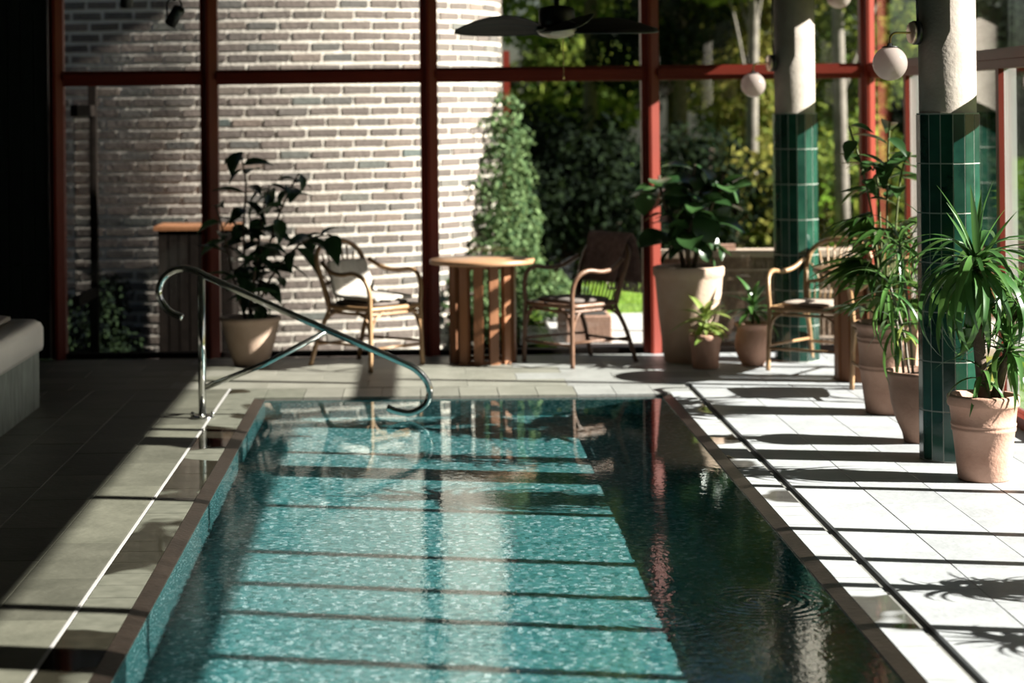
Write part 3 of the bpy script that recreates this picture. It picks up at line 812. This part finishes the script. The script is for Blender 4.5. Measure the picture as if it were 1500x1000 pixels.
MB().box(-.17, .17, -.5, .5, 0, .20).build('box', M['terracotta_brown'], pl, bevel=.01)
MB().box(-.14, .14, -.47, .47, .19, .205).build('soil', M['soil'], pl)

# ------------------------------------------------------------------ rattan armchair
def rattan_chair(mk='rattan'):
    m = M[mk]; root = empty('rattan_armchair')
    SH = .405
    loop = bez([(-.235, -.225, SH), (-.10, -.250, SH), (.10, -.250, SH), (.235, -.225, SH), (.235, -.05, SH), (.20, .17, SH), (.10, .205, SH), (-.10, .205, SH), (-.20, .17, SH), (-.235, -.05, SH), (-.235, -.225, SH)], 5)
    MB().tube(loop, .017, 8, False).build('seat_frame', m, root)
    MB().tube([(p.x * .97, p.y * .97, SH - .035) for p in loop], .011, 6, False).build('apron_rail', m, root)
    st = MB(); st.add([(p.x * .97, p.y * .97, SH) for p in loop[:-1]], [tuple(range(len(loop) - 1))]); st.add([(p.x * .97, p.y * .97, SH + .008) for p in loop[:-1]], [tuple(range(len(loop) - 1))])
    st.build('seat', M['cane'] if mk == 'rattan' else M['rattan_dark'], root)
    for s in (-1, 1):
        # front leg runs up into the arm and back to the hoop in one bent pole
        arm = bez([(s * .255, -.245, 0), (s * .248, -.24, .2), (s * .245, -.235, SH), (s * .252, -.235, .52), (s * .268, -.20, .605), (s * .278, -.12, .640), (s * .275, .0, .628), (s * .255, .12, .645), (s * .228, .225, .70)], 6)
        MB().tube(arm, .0155, 8).build('leg', m, root)
        MB().tube(bez([(s * .235, .335, 0), (s * .215, .265, .22), (s * .198, .185, SH), (s * .215, .225, .55), (s * .228, .262, .66)], 6), .0155, 8).build('leg', m, root)
        # curved corner braces
        MB().tube(bez([(s * .247, -.238, .22), (s * .215, -.243, .33), (s * .13, -.245, .385)], 5), .009, 6).build('brace', m, root)
        MB().tube(bez([(s * .247, -.238, .22), (s * .24, -.19, .34), (s * .232, -.1, .385)], 5), .009, 6).build('brace', m, root)
        MB().tube(bez([(s * .213, .262, .23), (s * .21, .19, .33), (s * .22, .08, .385)], 5), .009, 6).build('brace', m, root)
        MB().tube([(s * .250, -.24, .165), (s * .222, .285, .165)], .010, 6).build('stretcher', m, root)
    MB().tube([(-.25, -.24, .145), (.25, -.24, .145)], .010, 6).build('stretcher', m, root)
    MB().tube([(-.22, .288, .145), (.22, .288, .145)], .010, 6).build('stretcher', m, root)
    hoop = bez([(-.200, .190, SH), (-.218, .225, .55), (-.228, .262, .66), (-.205, .295, .755), (-.12, .318, .815), (0, .325, .832), (.12, .318, .815), (.205, .295, .755), (.228, .262, .66), (.218, .225, .55), (.200, .190, SH)], 6)
    MB().tube(hoop, .017, 8).build('back_hoop', m, root)
    rail = bez([(-.216, .222, .545), (-.1, .25, .56), (.1, .25, .56), (.216, .222, .545)], 5)
    MB().tube(rail, .013, 7).build('back_rail', m, root)
    for i in range(9):
        f = (i - 4) / 4
        x1 = f * .205; z1 = .828 - .16 * f * f * (.7 + .3 * f * f); y1 = .325 - .055 * f * f
        MB().tube([(f * .135, .248, .555), ((f * .135 + x1) / 2, .285, (.555 + z1) / 2), (x1, y1, z1)], .0065, 6).build('spindle', m, root)
    for i in range(11):
        f = (i - 5) / 5
        MB().tube([(f * .18, .195, SH), (f * .195, .243 - .015 * f * f, .553)], .0055, 6).build('back_cane', m, root)
    return root

ch = rattan_chair()
GCH = 'rattan armchairs by the end window'
CH1 = ((-.36, 13.80, 0), R(48)); CH2 = ((1.03, 13.87, 0), R(-54)); CH3 = ((2.59, 13.36, 0), R(-38)); CH4 = ((2.83, 12.12, 0), R(178))
ch.location, ch.rotation_euler.z = Vector(CH1[0]), CH1[1]
tag(ch, 'honey rattan armchair with a white sheepskin in front of the brick tower', 'chair', GCH)
for (lc, rz), lb in ((CH3, 'honey rattan armchair with beige cushion in front of the tiled column'), (CH4, 'honey rattan armchair half hidden behind the large palm pot')):
    c = copy_tree(ch); c.location = Vector(lc); c.rotation_euler.z = rz; tag(c, lb, 'chair', GCH)
c = rattan_chair('rattan_dark'); c.location = Vector(CH2[0]); c.rotation_euler.z = CH2[1]
tag(c, 'brown rattan armchair with a shawl over its back beside the slatted table', 'chair', GCH)

def pad(name, mk, at, w_, d_, h_, label, rough=0.0, cat='cushion', z=.414, cy=-.02):
    """soft seat pad as a rounded slab"""
    P = []; n = 28; r_ = random.Random(3)
    for (sc, zz) in ((.02, 0), (.80, 0), (.95, .12), (1, .4), (1, .62), (.94, .88), (.75, 1.0), (.4, 1.04), (.02, 1.05)):
        row = []
        for i in range(n):
            a = 2 * PI * i / n; ca, sa = math.cos(a), math.sin(a); e = 2 / 5
            x = math.copysign(abs(ca) ** e, ca) * w_ / 2 * sc; yv = math.copysign(abs(sa) ** e, sa) * d_ / 2 * sc
            row.append((x + r_.uniform(-rough, rough), yv + cy + r_.uniform(-rough, rough), zz * h_ + (r_.uniform(-rough, rough) if zz > 0 else 0)))
        P.append(row)
    o = MB().grid(P, True).build(name, M[mk], None, (at[0][0], at[0][1], z), at[1], recalc=True)
    return tag(o, label, cat)
pad('seat_cushion', 'cushion', CH1, .40, .38, .035, 'dark grey seat cushion under the white sheepskin')
pad('seat_cushion', 'cushion', CH2, .40, .38, .035, 'dark seat cushion on the brown armchair with the shawl')
pad('seat_cushion', 'cushion_beige', CH3, .40, .38, .035, 'beige seat cushion on the armchair in front of the tiled column')

def drape(name, mk, at, path, wfun, label, cat, wr, solid, fringe=None, seed=1):
    n = 22; r_ = random.Random(seed); pp = bez(path, 6); P = []
    ph = [r_.uniform(0, 6) for _ in range(4)]
    for k, p in enumerate(pp):
        f = k / (len(pp) - 1); hw = wfun(f); row = []
        d = (pp[min(k + 1, len(pp) - 1)] - pp[max(k - 1, 0)]).normalized(); nrm = Vector((0, d.z, -d.y))
        for i in range(n + 1):
            u = i / n * 2 - 1
            wv = wr * (math.sin(u * 7 + ph[0] + f * 1.5) + .6 * math.sin(u * 13 + ph[1] - f * 2)) * min(1, abs(f - .5) * 3 + .15)
            row.append(Vector((p.x + u * hw, p.y, p.z)) + nrm * wv)
        P.append(row)
    root = MB().grid(P).build(name, M[mk], None, at[0], at[1], solid=solid)
    tag(root, label, cat)
    if fringe:
        for end in ((-1,) if fringe == 'back' else (0, -1)):
            fr = MB()
            for i in range(n * 2):
                u = i / (n * 2 - 1) * n; a = P[end][min(int(u), n)]; bb = P[end][min(int(u) + 1, n)]; p = a.lerp(bb, u - int(u))
                fr.tube([p, p + Vector((r_.uniform(-.01, .01), r_.uniform(-.008, .008), -.035)), p + Vector((r_.uniform(-.02, .02), r_.uniform(-.015, .015), -.075))], .0045, 5)
            tag(fr.build('fringe', M['fringe'], root), 'cream knotted fringe')
    return root
# shawl over the back of the brown armchair: inside face, over the hoop, hanging outside
drape('shawl', 'throw', CH2, [(0, .195, .54), (0, .225, .62), (0, .262, .74), (0, .292, .83), (0, .322, .868), (0, .360, .84), (0, .395, .76), (0, .425, .66), (0, .445, .53)],
      lambda f: .19 - .02 * math.cos(f * 6), 'dark brown woven shawl with cream fringe hung over an armchair back', 'shawl', .006, .008, 'back', 4)
# sheepskin: seat and lower back
sk = drape('sheepskin', 'sheep', CH1, [(0, -.225, .468), (0, -.08, .476), (0, .06, .476), (0, .135, .492), (0, .165, .55), (0, .190, .62), (0, .225, .70)],
      lambda f: .175 + .025 * math.sin(f * 3.1) ** 2, 'white sheepskin draped over seat and back of an armchair', 'sheepskin', .005, .022, None, 9)

# ------------------------------------------------------------------ round slatted tables
def slat_table(loc, rz, label, rt=.36, rb=.212):
    root = tag(empty('round_table', loc, rz), label, 'table', 'round slatted teak tables')
    H = .70
    top = MB().lathe([(rt - .006, H - .030), (rt, H - .024), (rt, H - .006), (rt - .006, H), (.001, H)], 64, cap=True)
    top.build('tabletop', M['teak_top'], root)
    MB().lathe([(rb - .005, 0.0), (rb - .005, .025), (rb - .06, .025), (rb - .06, 0)], 40, smooth=False, cap=False).build('base_ring', M['teak'], root)
    MB().lathe([(rb - .005, H - .06), (rb - .005, H - .031), (rb - .06, H - .031), (rb - .06, H - .06), (rb - .005, H - .06)], 40, smooth=False, cap=False).build('top_ring', M['teak'], root)
    n = 13
    me = MB().box(-.016, .016, -.031, .031, .0, H - .031).mesh('slat'); me.materials.append(M['teak'])
    for i in range(n):
        a = 2 * PI * i / n
        inst('slat', me, root, (rb * math.cos(a), rb * math.sin(a), 0), (0, 0, a))
    return root
slat_table((.405, 13.96, 0), .2, 'round teak table on a drum of upright slats beside the ivy')
slat_table((2.765, 12.84, 0), .9, 'round teak table on slats half hidden behind the large palm', .315, .17)

# ------------------------------------------------------------------ pool handrail
hr = tag(empty('pool_handrail', (-1.245, 11.49, 0)), 'polished steel pool handrail with hooked end and slanting brace', 'handrail')
rail = bez([(-.105, 0, .565), (-.185, 0, .605), (-.232, 0, .675), (-.235, 0, .735), (-.20, 0, .80), (-.13, 0, .838), (-.05, 0, .832), (.05, 0, .785)], 6)[:-1] + \
       bez([(.05, 0, .785), (.40, 0, .625), (.75, 0, .468), (1.10, 0, .312), (1.20, 0, .26), (1.262, 0, .19), (1.275, 0, .12), (1.245, 0, .055), (1.17, 0, .018), (1.09, 0, .028), (1.035, 0, .05)], 6)
MB().tube(rail, .0195, 14).build('rail', M['steel'], hr)
MB().tube([(0, 0, .0), (0, 0, .80)], .0215, 16).build('post', M['steel'], hr)
MB().tube([(.012, 0, .17), (.35, 0, .30), (.70, 0, .478)], .0165, 12).build('brace', M['steel'], hr)
fl = MB().lathe([(.065, 0), (.065, .010), (.058, .014), (.03, .018)], 28); fl.build('flange', M['steel'], hr)
for a in (0.1, PI - .1, PI / 2, -PI / 2):
    MB().lathe([(.012, .010), (.013, .024), (.009, .034), (.002, .037)], 12, (.056 * math.cos(a), .056 * math.sin(a), 0)).build('bolt', M['steel'], hr)

# ------------------------------------------------------------------ spa tub
sp_ = tag(empty('spa_tub', (-2.84, 10.75, 0)), 'raised spa tub with white rounded rim and slate base', 'spa')
def rrect(hx, hy, r, n=8):
    out = []
    for (sx, sy, a0) in ((1, 1, 0), (-1, 1, PI / 2), (-1, -1, PI), (1, -1, 3 * PI / 2)):
        for k in range(n + 1):
            a = a0 + PI / 2 * k / n; out.append((sx * (hx - r) + r * math.cos(a), sy * (hy - r) + r * math.sin(a)))
    return out
def rr_loft(levels):
    return MB().grid([[(x, y, z) for (x, y) in rrect(hx, hy, r)] for (hx, hy, r, z) in levels], True)
base = rr_loft([(.585, 1.28, .03, 0), (.585, 1.28, .03, .335)]); base.build('base', M['spa_mosaic'], sp_)
rr_loft([(.585, 1.28, .03, .335), (.605, 1.30, .05, .335), (.612, 1.308, .06, .36), (.612, 1.308, .06, .465), (.602, 1.298, .07, .495), (.575, 1.27, .08, .515), (.53, 1.225, .09, .518), (.46, 1.15, .1, .518), (.44, 1.13, .1, .50), (.42, 1.11, .1, .40)]).build('rim', M['acrylic'], sp_)
cv = rr_loft([(.02, .02, .01, .519), (.44, 1.13, .09, .519), (.46, 1.15, .1, .526), (.46, 1.15, .1, .545), (.44, 1.13, .1, .552), (.02, .02, .01, .556)]); cv.build('cover', M['spacover'], sp_, recalc=True)

# ------------------------------------------------------------------ ceiling fan
fn = tag(empty('ceiling_fan', (.80, 12.0, 2.17)), 'dark ceiling fan with leaf shaped woven blades over the pool', 'fan')
HC = CEIL - 2.17
MB().tube([(0, 0, .13), (0, 0, HC - .04)], .016, 12).build('downrod', M['black'], fn)
MB().lathe([(.03, HC - .07), (.065, HC - .03), (.07, HC)], 28).build('canopy', M['black'], fn)
MB().lathe([(.05, .015), (.098, .03), (.106, .055), (.106, .115), (.098, .135), (.04, .15)], 36).build('motor_housing', M['black'], fn)
MB().lathe([(.001, -.045), (.05, -.040), (.10, -.022), (.118, .0), (.118, .012)], 36).build('light_bowl', M['lampbowl'], fn)
for k in range(4):
    a = R(6) + k * PI / 2
    root_m = Matrix.Rotation(a, 4, 'Z') @ Matrix.Rotation(R(-4), 4, 'Y') @ Matrix.Rotation(R(19), 4, 'X')
    P = []; out = []
    for i in range(15):
        f = i / 14; x = .09 + f * .51
        wd = .005 + .15 * (math.sin(PI * min(f * .93 + .06, 1)) ** .7); z = .03 * math.sin(PI * f) - .045 * f
        P.append([root_m @ Vector((x, t_ * wd, z + .012 * (1 - t_ * t_))) for t_ in (-1, -.5, 0, .5, 1)])
    bl = MB().grid(P).build('blade', M['fan_mesh'], fn, solid=.005)
    edge = [p[0] for p in P] + [p[-1] for p in reversed(P)]
    MB().tube(edge + [edge[0]], .0055, 6, False).build('blade_rim', M['black'], bl)
    MB().tube([p[2] for p in P], .006, 6).build('blade_rib', M['black'], bl)
ch_ = MB()
for i in range(34): ch_.sphere((.035, -.02, -.03 - i * .0068), .0028, 6, 4)
ch_.build('pull_chain', M['brass'], fn)
MB().lathe([(.002, -.285), (.007, -.278), (.005, -.262), (.002, -.258)], 10, (.035, -.02, 0)).build('chain_knob', M['brass'], fn)

# ------------------------------------------------------------------ ceiling spotlights
tk = tag(empty('spotlight_track', (-1.62, 12.5, CEIL)), 'black spotlight track on the ceiling near the dark wall panel', 'track')
MB().box(-.55, .35, -.017, .017, -.032, 0).build('track_bar', M['black'], tk)
MB().box(.33, .36, -.02, .02, -.034, 0).build('end_cap', M['black'], tk)
def spot(loc, tilt, label, lit=False):
    root = tag(empty('spotlight', loc), label, 'spotlight', 'black track spotlights')
    H_ = CEIL - .032 - loc[2]
    MB().tube([(0, 0, .10), (0, 0, H_)], .011, 10).build('stem', M['black'], root)
    for s in (-1, 1): MB().tube(bez([(0, 0, .115), (s * .03, 0, .105), (s * .044, 0, .07), (s * .044, 0, .0)], 4), .006, 6).build('yoke', M['black'], root)
    hd = MB().lathe([(.030, .07), (.038, .062), (.038, -.055), (.034, -.055), (.032, -.04)], 24, cap=True); mt = Euler((R(18), R(tilt), 0)).to_matrix().to_4x4()
    hd.v = [tuple(mt @ Vector(p)) for p in hd.v]; hd.build('lamp_head', M['black'], root)
    if lit:
        e_ = MB().lathe([(.03, -.057), (.03, -.05)], 16); e_.v = [tuple(mt @ Vector(p)) for p in e_.v]; e_.build('reflector', M['copper'], root)
    return root
spot((-1.50, 12.5, 2.30), 33, 'black spotlight tilted towards the brick wall, next to the red mullion')
spot((-1.79, 12.5, 2.42), 5, 'black spotlight with a copper reflector nearer the dark wall panel', True)

# ------------------------------------------------------------------ plants
def leaf_mesh(name, L, W, mat, prof='ovate', droop=.25, fold=.25, n=8, wave=0.0):
    P = []
    for i in range(n + 1):
        f = i / n
        if prof == 'ovate': w_ = math.sin(PI * min(f ** .8, 1)) ** .9 * (1 - .25 * f)
        elif prof == 'fiddle': w_ = (math.sin(PI * f ** 1.25) ** .75) * (.75 + .45 * f)
        elif prof == 'strap': w_ = min(1, f * 5 + .35) * (1 - f ** 3)
        else: w_ = math.sin(PI * f ** .75) ** .8
        w_ = max(w_, .03) * W / 2
        ang = droop * f
        yv = L * (math.sin(ang * 2) / (2 * droop) if droop else f); zv = -L * ((1 - math.cos(ang * 2)) / (2 * droop) if droop else 0)
        wz = wave * math.sin(f * 9)
        P.append([(-w_, yv, zv + w_ * fold + wz), (-w_ * .5, yv, zv + w_ * fold * .42), (0, yv, zv), (w_ * .5, yv, zv + w_ * fold * .42), (w_, yv, zv + w_ * fold - wz)])
    me = MB().grid(P).mesh(name); me.materials.append(M[mat]); return me
def leaf_at(me, parent, pos, az, pitch, roll=0, sc=1.0, name='leaf'):
    """az: compass of the leaf tip (0 = +x); pitch up positive"""
    mt = Matrix.Translation(pos) @ Matrix.Rotation(az - PI / 2, 4, 'Z') @ Matrix.Rotation(pitch, 4, 'X') @ Matrix.Rotation(roll, 4, 'Y') @ Matrix.Scale(sc, 4)
    return inst(name, me, parent, matrix=mt)
def make_pot(root, prof, mk, inner=.86, soil=.93):
    """prof outer (r,z) from base to rim; wall turns in and down to the soil"""
    rt, zt = prof[-1]
    pr = list(prof) + [(rt - .012, zt + .004), (rt - .024, zt), (rt - .03, zt * soil - .01)]
    p = MB().lathe([(.001, 0)] + pr, 44, cap=False).build('pot', M[mk], root, recalc=True)
    MB().lathe([(.001, zt * soil + .004), ((rt - .03) * .6, zt * soil + .006), (rt - .028, zt * soil - .004)], 28, cap=False).build('soil', M['soil'], root)
    return zt * soil

# rubber plant in a pale pot against the brick
def rubber_plant():
    root = tag(empty('potted_rubber_plant', (-1.175, 13.93, 0)), 'dark broad leaved plant in a pale tapered pot by the handrail', 'plant')
    zs = make_pot(root, [(.112, 0), (.118, .01), (.16, .14), (.19, .26), (.198, .295), (.207, .30), (.208, .325)], 'terracotta_pale')
    r_ = random.Random(21); me = [leaf_mesh('leaf', L, W, 'leaf_dark', 'ovate', dr, .3) for (L, W, dr) in ((.23, .125, .4), (.19, .10, .55), (.25, .13, .3))]
    stems = [[(0, 0, zs), (-.03, -.02, .6), (-.04, .0, .95), (-.02, -.02, 1.25), (-.06, -.05, 1.45)],
             [(.03, .02, zs), (.08, .0, .6), (.16, -.02, .9), (.26, -.05, 1.15), (.34, -.06, 1.30)],
             [(-.03, .0, zs), (-.10, -.03, .55), (-.16, -.05, .85), (-.22, -.06, 1.08)],
             [(.02, -.03, zs), (.12, -.05, .55), (.27, -.07, .75), (.42, -.08, .86), (.56, -.09, .88)],
             [(0, .03, zs), (.04, .05, .7), (.10, .04, 1.1), (.14, .02, 1.22)],
             [(0, -.03, zs), (.02, -.12, .5), (.06, -.16, .7), (.10, -.18, .82)]]
    for si, s in enumerate(stems):
        pts = bez(s, 6); MB().tube(pts, [.011 - .006 * k / len(pts) for k in range(len(pts))], 7).build('stem', M['bark'], root)
        cnt = [16, 16, 14, 15, 15, 18][si]
        for k in range(cnt):
            f = .22 + .78 * k / (cnt - 1); p = pts[min(int(f * (len(pts) - 1)), len(pts) - 1)]
            az = k * 2.4 + si + r_.uniform(-.4, .4)
            leaf_at(r_.choice(me), root, p, az, R(r_.uniform(-35, 40)), r_.uniform(-.5, .5), r_.uniform(.75, 1.15))
    for k in range(4):
        leaf_at(me[1], root, (.02 + .03 * k, -.14, .36 + .03 * k), R(-80 + 25 * k), R(-55), 0, .8)
rubber_plant()

def fiddle_fig():
    root = tag(empty('potted_fiddle_fig', (1.80, 13.87, 0)), 'fiddle leaf fig in a tall pale terracotta pot beside the red mullion', 'plant')
    zs = make_pot(root, [(.165, 0), (.17, .01), (.205, .3), (.228, .56), (.232, .575), (.24, .585), (.242, .635), (.236, .642)], 'terracotta_pale', soil=.95)
    r_ = random.Random(8); me = [leaf_mesh('leaf', L, W, 'leaf_fig', 'fiddle', dr, .22, 9, .006) for (L, W, dr) in ((.30, .19, .4), (.26, .17, .55), (.22, .135, .3))]
    stems = [[(0, 0, zs), (.0, .01, .85), (.02, 0, 1.1), (.05, -.02, 1.33)], [(-.03, 0, zs), (-.08, -.02, .85), (-.17, -.04, 1.08), (-.20, -.05, 1.26)],
             [(.03, 0, zs), (.08, -.02, .85), (.17, -.03, 1.08), (.24, -.04, 1.26)], [(0, -.04, zs), (-.02, -.1, .8), (.02, -.15, 1.0), (.05, -.17, 1.12)]]
    for si, s in enumerate(stems):
        pts = bez(s, 6); MB().tube(pts, [.017 - .009 * k / len(pts) for k in range(len(pts))], 8).build('stem', M['bark'], root)
        for k in range(19):
            f = .34 + .66 * k / 18; p = pts[min(int(f * (len(pts) - 1)), len(pts) - 1)]
            leaf_at(r_.choice(me), root, p, k * 2.4 + si * 1.3 + r_.uniform(-.3, .3), R(r_.uniform(-30, 45)), r_.uniform(-.5, .5), r_.uniform(.75, 1.15))
    for k, (dx, dz) in enumerate(((.06, .83), (.10, .90), (.14, .84), (.09, .78))):
        leaf_at(me[2], root, (dx, -.15, dz), R(-60 + 20 * k), R(-50), .2, .75)
fiddle_fig()

def rosette(root, me, c, n, r_, sc=(.8, 1.2), p0=80, p1=-10, rollr=.25, az0=0):
    for k in range(n):
        f = k / max(n - 1, 1)
        leaf_at(r_.choice(me), root, (c[0] + r_.uniform(-.008, .008), c[1] + r_.uniform(-.008, .008), c[2] - .05 * f + r_.uniform(-.02, .02)), az0 + k * 2.39996 + r_.uniform(-.2, .2), R(p0 + (p1 - p0) * f + r_.uniform(-9, 9)), r_.uniform(-rollr, rollr), r_.uniform(*sc))

def small_plants():
    r_ = random.Random(4)
    root = tag(empty('potted_dracaena', (1.855, 13.485, 0)), 'small lime green dracaena in a plain clay pot before the fig', 'plant')
    zs = make_pot(root, [(.080, 0), (.084, .01), (.100, .17), (.106, .172), (.109, .215), (.106, .222)], 'terracotta')
    me = [leaf_mesh('leaf', L, .045, 'leaf_lime', 'lance', .45, .3) for L in (.20, .24, .17)]
    MB().tube([(0, 0, zs), (.005, 0, .34)], .009, 7).build('stem', M['stem'], root)
    rosette(root, me, (.005, 0, .34), 22, r_, p0=78, p1=-25); rosette(root, me, (-.02, -.03, .25), 9, r_, (.6, .8), 60, 10)
    root = tag(empty('potted_dracaena', (2.185, 13.60, 0)), 'small green dracaena in a bellied clay urn beside the tiled column', 'plant')
    zs = make_pot(root, [(.070, 0), (.075, .01), (.108, .08), (.118, .14), (.112, .20), (.100, .235), (.104, .255), (.122, .27), (.124, .282)], 'terracotta', soil=.88)
    me = [leaf_mesh('leaf', L, .04, 'leaf_strap', 'lance', .4, .3) for L in (.20, .24, .17)]
    MB().tube([(0, 0, zs), (.005, 0, .38)], .010, 7).build('stem', M['bark'], root)
    rosette(root, me, (.005, 0, .40), 24, r_, p0=80, p1=-30)
small_plants()

def fan_frond(name, n, L, W, mat):
    """palm hand: fingers spread from the petiole end"""
    m_ = MB()
    for k in range(n):
        a = (k - (n - 1) / 2) * R(150) / (n - 1); Lk = L * (1 - .18 * abs(a)); P = []
        for i in range(7):
            f = i / 6; w_ = W * (.35 + .65 * math.sin(PI * min(f * .8 + .12, 1))) * (1 - f ** 5 * .85) / 2
            yv = Lk * f; z = -.28 * Lk * f * f * (1 + .3 * abs(a))
            P.append([Vector((math.sin(a) * yv + math.cos(a) * s * w_, math.cos(a) * yv - math.sin(a) * s * w_, z + abs(s) * w_ * .35)) for s in (-1, 0, 1)])
        m_.grid(P)
    me = m_.mesh(name); me.materials.append(M[mat]); return me

def big_palm():
    root = tag(empty('potted_palm', (2.595, 11.43, 0)), 'bushy lady palm in a large ribbed terracotta pot', 'plant')
    prof = [(.125, 0), (.13, .01), (.150, .17), (.158, .235), (.163, .24), (.163, .25), (.159, .256), (.165, .262), (.165, .272), (.161, .278), (.168, .39), (.173, .395), (.173, .405), (.169, .41), (.175, .418), (.175, .43), (.171, .436), (.172, .47), (.180, .476), (.183, .50), (.178, .506)]
    zs = make_pot(root, prof, 'terracotta_brown', soil=.95)
    r_ = random.Random(31); fr = [fan_frond('frond', n, L, .042, 'leaf_palm') for (n, L) in ((8, .27), (7, .31), (9, .24))]
    broad = [leaf_mesh('leaf', L, W, 'leaf_fig', 'ovate', .4, .25) for (L, W) in ((.20, .095), (.17, .085))]
    for k in range(33):
        a = k * 2.4 + r_.uniform(-.3, .3); h = .62 + .50 * (k % 9) / 8 + r_.uniform(-.05, .05); rad = r_.uniform(.10, .27) * (1 + .32 * math.cos(a))
        b0 = (.07 * math.cos(a + 1), .07 * math.sin(a + 1), zs)
        tip = Vector((rad * math.cos(a), rad * math.sin(a), h)); mid = Vector((b0[0] * .6 + tip.x * .3, b0[1] * .6 + tip.y * .3, zs + (h - zs) * .65))
        MB().tube(bez([b0, mid, tip], 6), .0045, 5).build('cane', M['stem'], root)
        leaf_at(fr[k % 3], root, tip, a, R(r_.uniform(-20, 30)), r_.uniform(-.4, .4), r_.uniform(.85, 1.15), 'frond')
    for si, (dx, dy, hh) in enumerate(((-.16, .03, 1.60), (.02, .05, 1.62), (.10, -.02, 1.45), (-.05, .08, 1.35))):
        pts = bez([(dx * .2, dy, zs), (dx * .4, dy, 1.0), (dx * .8, dy, 1.35), (dx * 1.3, dy - .02, hh)], 6)
        MB().tube(pts, .006, 6).build('tall_stem', M['stem'], root)
        for k in range(9):
            f = .52 + .48 * k / 8; p = pts[min(int(f * (len(pts) - 1)), len(pts) - 1)]
            leaf_at(broad[k % 2], root, p, k * 2.4 + si, R(r_.uniform(-20, 40)), r_.uniform(-.4, .4), r_.uniform(.8, 1.25))
big_palm()

def behind_column_plant():
    root = tag(empty('potted_dragon_tree', (2.525, 10.42, 0)), 'thin stemmed plant in a flared clay pot tucked behind the tiled column', 'plant')
    zs = make_pot(root, [(.082, 0), (.086, .01), (.094, .05), (.125, .12), (.148, .20), (.160, .29), (.163, .33), (.176, .345), (.180, .362)], 'terracotta_brown', soil=.93)
    r_ = random.Random(12); me = [leaf_mesh('leaf', L, .026, 'leaf_strap', 'strap', .8, .3) for L in (.30, .36)]
    lime = leaf_mesh('leaf', .13, .05, 'leaf_lime', 'ovate', .4, .25)
    for si, (x, y, h, tx) in enumerate(((-.06, -.02, .80, -.16), (-.03, .03, 1.02, -.10), (.03, 0, 1.1, .03), (-.08, .02, .62, -.12))):
        pts = bez([(x, y, zs), (x + (tx - x) * .3, y, (zs + h) / 2), (tx, y - .02, h)], 6)
        MB().tube(pts, .0075, 7).build('stem', M['bark_pale'], root)
        rosette(root, me, (tx, y - .02, h), 16, r_, (.7, 1.1), 75, -40)
    for k in range(7):
        leaf_at(lime, root, (-.10 + r_.uniform(-.03, .03), -.06, .42 + .03 * k), r_.uniform(0, 6), R(r_.uniform(-50, 40)), 0, r_.uniform(.7, 1.0))
behind_column_plant()

def strap_plant():
    root = root_yucca = tag(empty('potted_yucca', (2.555, 9.36, 0)), 'strap leaved yucca with bare trunk in a pink terracotta pot', 'plant')
    prof = [(.112, 0), (.117, .008), (.128, .12), (.139, .222), (.144, .226), (.145, .238), (.141, .243), (.146, .248), (.147, .258), (.143, .263), (.152, .335), (.159, .338), (.162, .345), (.163, .378), (.159, .386)]
    zs = make_pot(root, prof, 'terracotta', soil=.93)
    r_ = random.Random(77)
    tr_ = bez([(.005, 0, zs), (-.01, 0, .52), (-.02, 0, .70), (-.03, -.01, .93), (-.03, -.01, 1.02)], 6)
    MB().tube(tr_, [.030, .029] + [.0275] * (len(tr_) - 4) + [.022, .015], 12).build('trunk', M['bark'], root)
    t2 = bez([(.05, .02, zs), (.09, .02, .48), (.12, .01, .60)], 6); MB().tube(t2, .018, 10).build('trunk', M['bark'], root)
    me = [leaf_mesh('leaf', L, W, 'leaf_strap', 'strap', dr, .28, 12) for (L, W, dr) in ((.50, .040, 1.2), (.46, .038, 1.0), (.52, .040, 1.35), (.42, .036, .85))]
    st = [leaf_mesh('leaf', L, .034, 'leaf_strap', 'strap', .18, .35, 10) for L in (.42, .36)]
    rosette(root, me, (-.03, -.01, .98), 88, r_, (.8, 1.15), 62, -38, .3)
    rosette(root, st, (-.025, -.01, .99), 9, r_, (.8, 1.1), 86, 62, .2)
    me2 = [leaf_mesh('leaf', L, .034, 'leaf_strap', 'strap', dr, .28, 10) for (L, dr) in ((.32, .9), (.36, .7), (.28, 1.1))]
    rosette(root, me2, (.12, .01, .60), 40, r_, (.75, 1.1), 80, -25, .3)
    rosette(root, me2, (-.02, -.04, .50), 9, r_, (.55, .75), 40, -20, .3)
    rosette(root, me2, (.17, .02, .82), 26, r_, (.8, 1.2), 75, -30, .3)
    MB().tube(bez([(.08, .03, zs), (.13, .03, .6), (.17, .02, .82)], 6), .013, 9).build('trunk', M['bark'], root)
    return root
yu = strap_plant()
for (lc, rz_, lb) in (((2.70, 7.08, 0), 1.0, 'small strap leaved yucca in a terracotta pot out of view by the sunny windows'), ((2.72, 6.36, 0), 2.4, 'small strap leaved yucca in a terracotta pot out of view beside the third column')):
    c = copy_tree(yu); c.location = Vector(lc); c.rotation_euler.z = rz_; c.scale = (.58, .58, .46); tag(c, lb, 'plant')
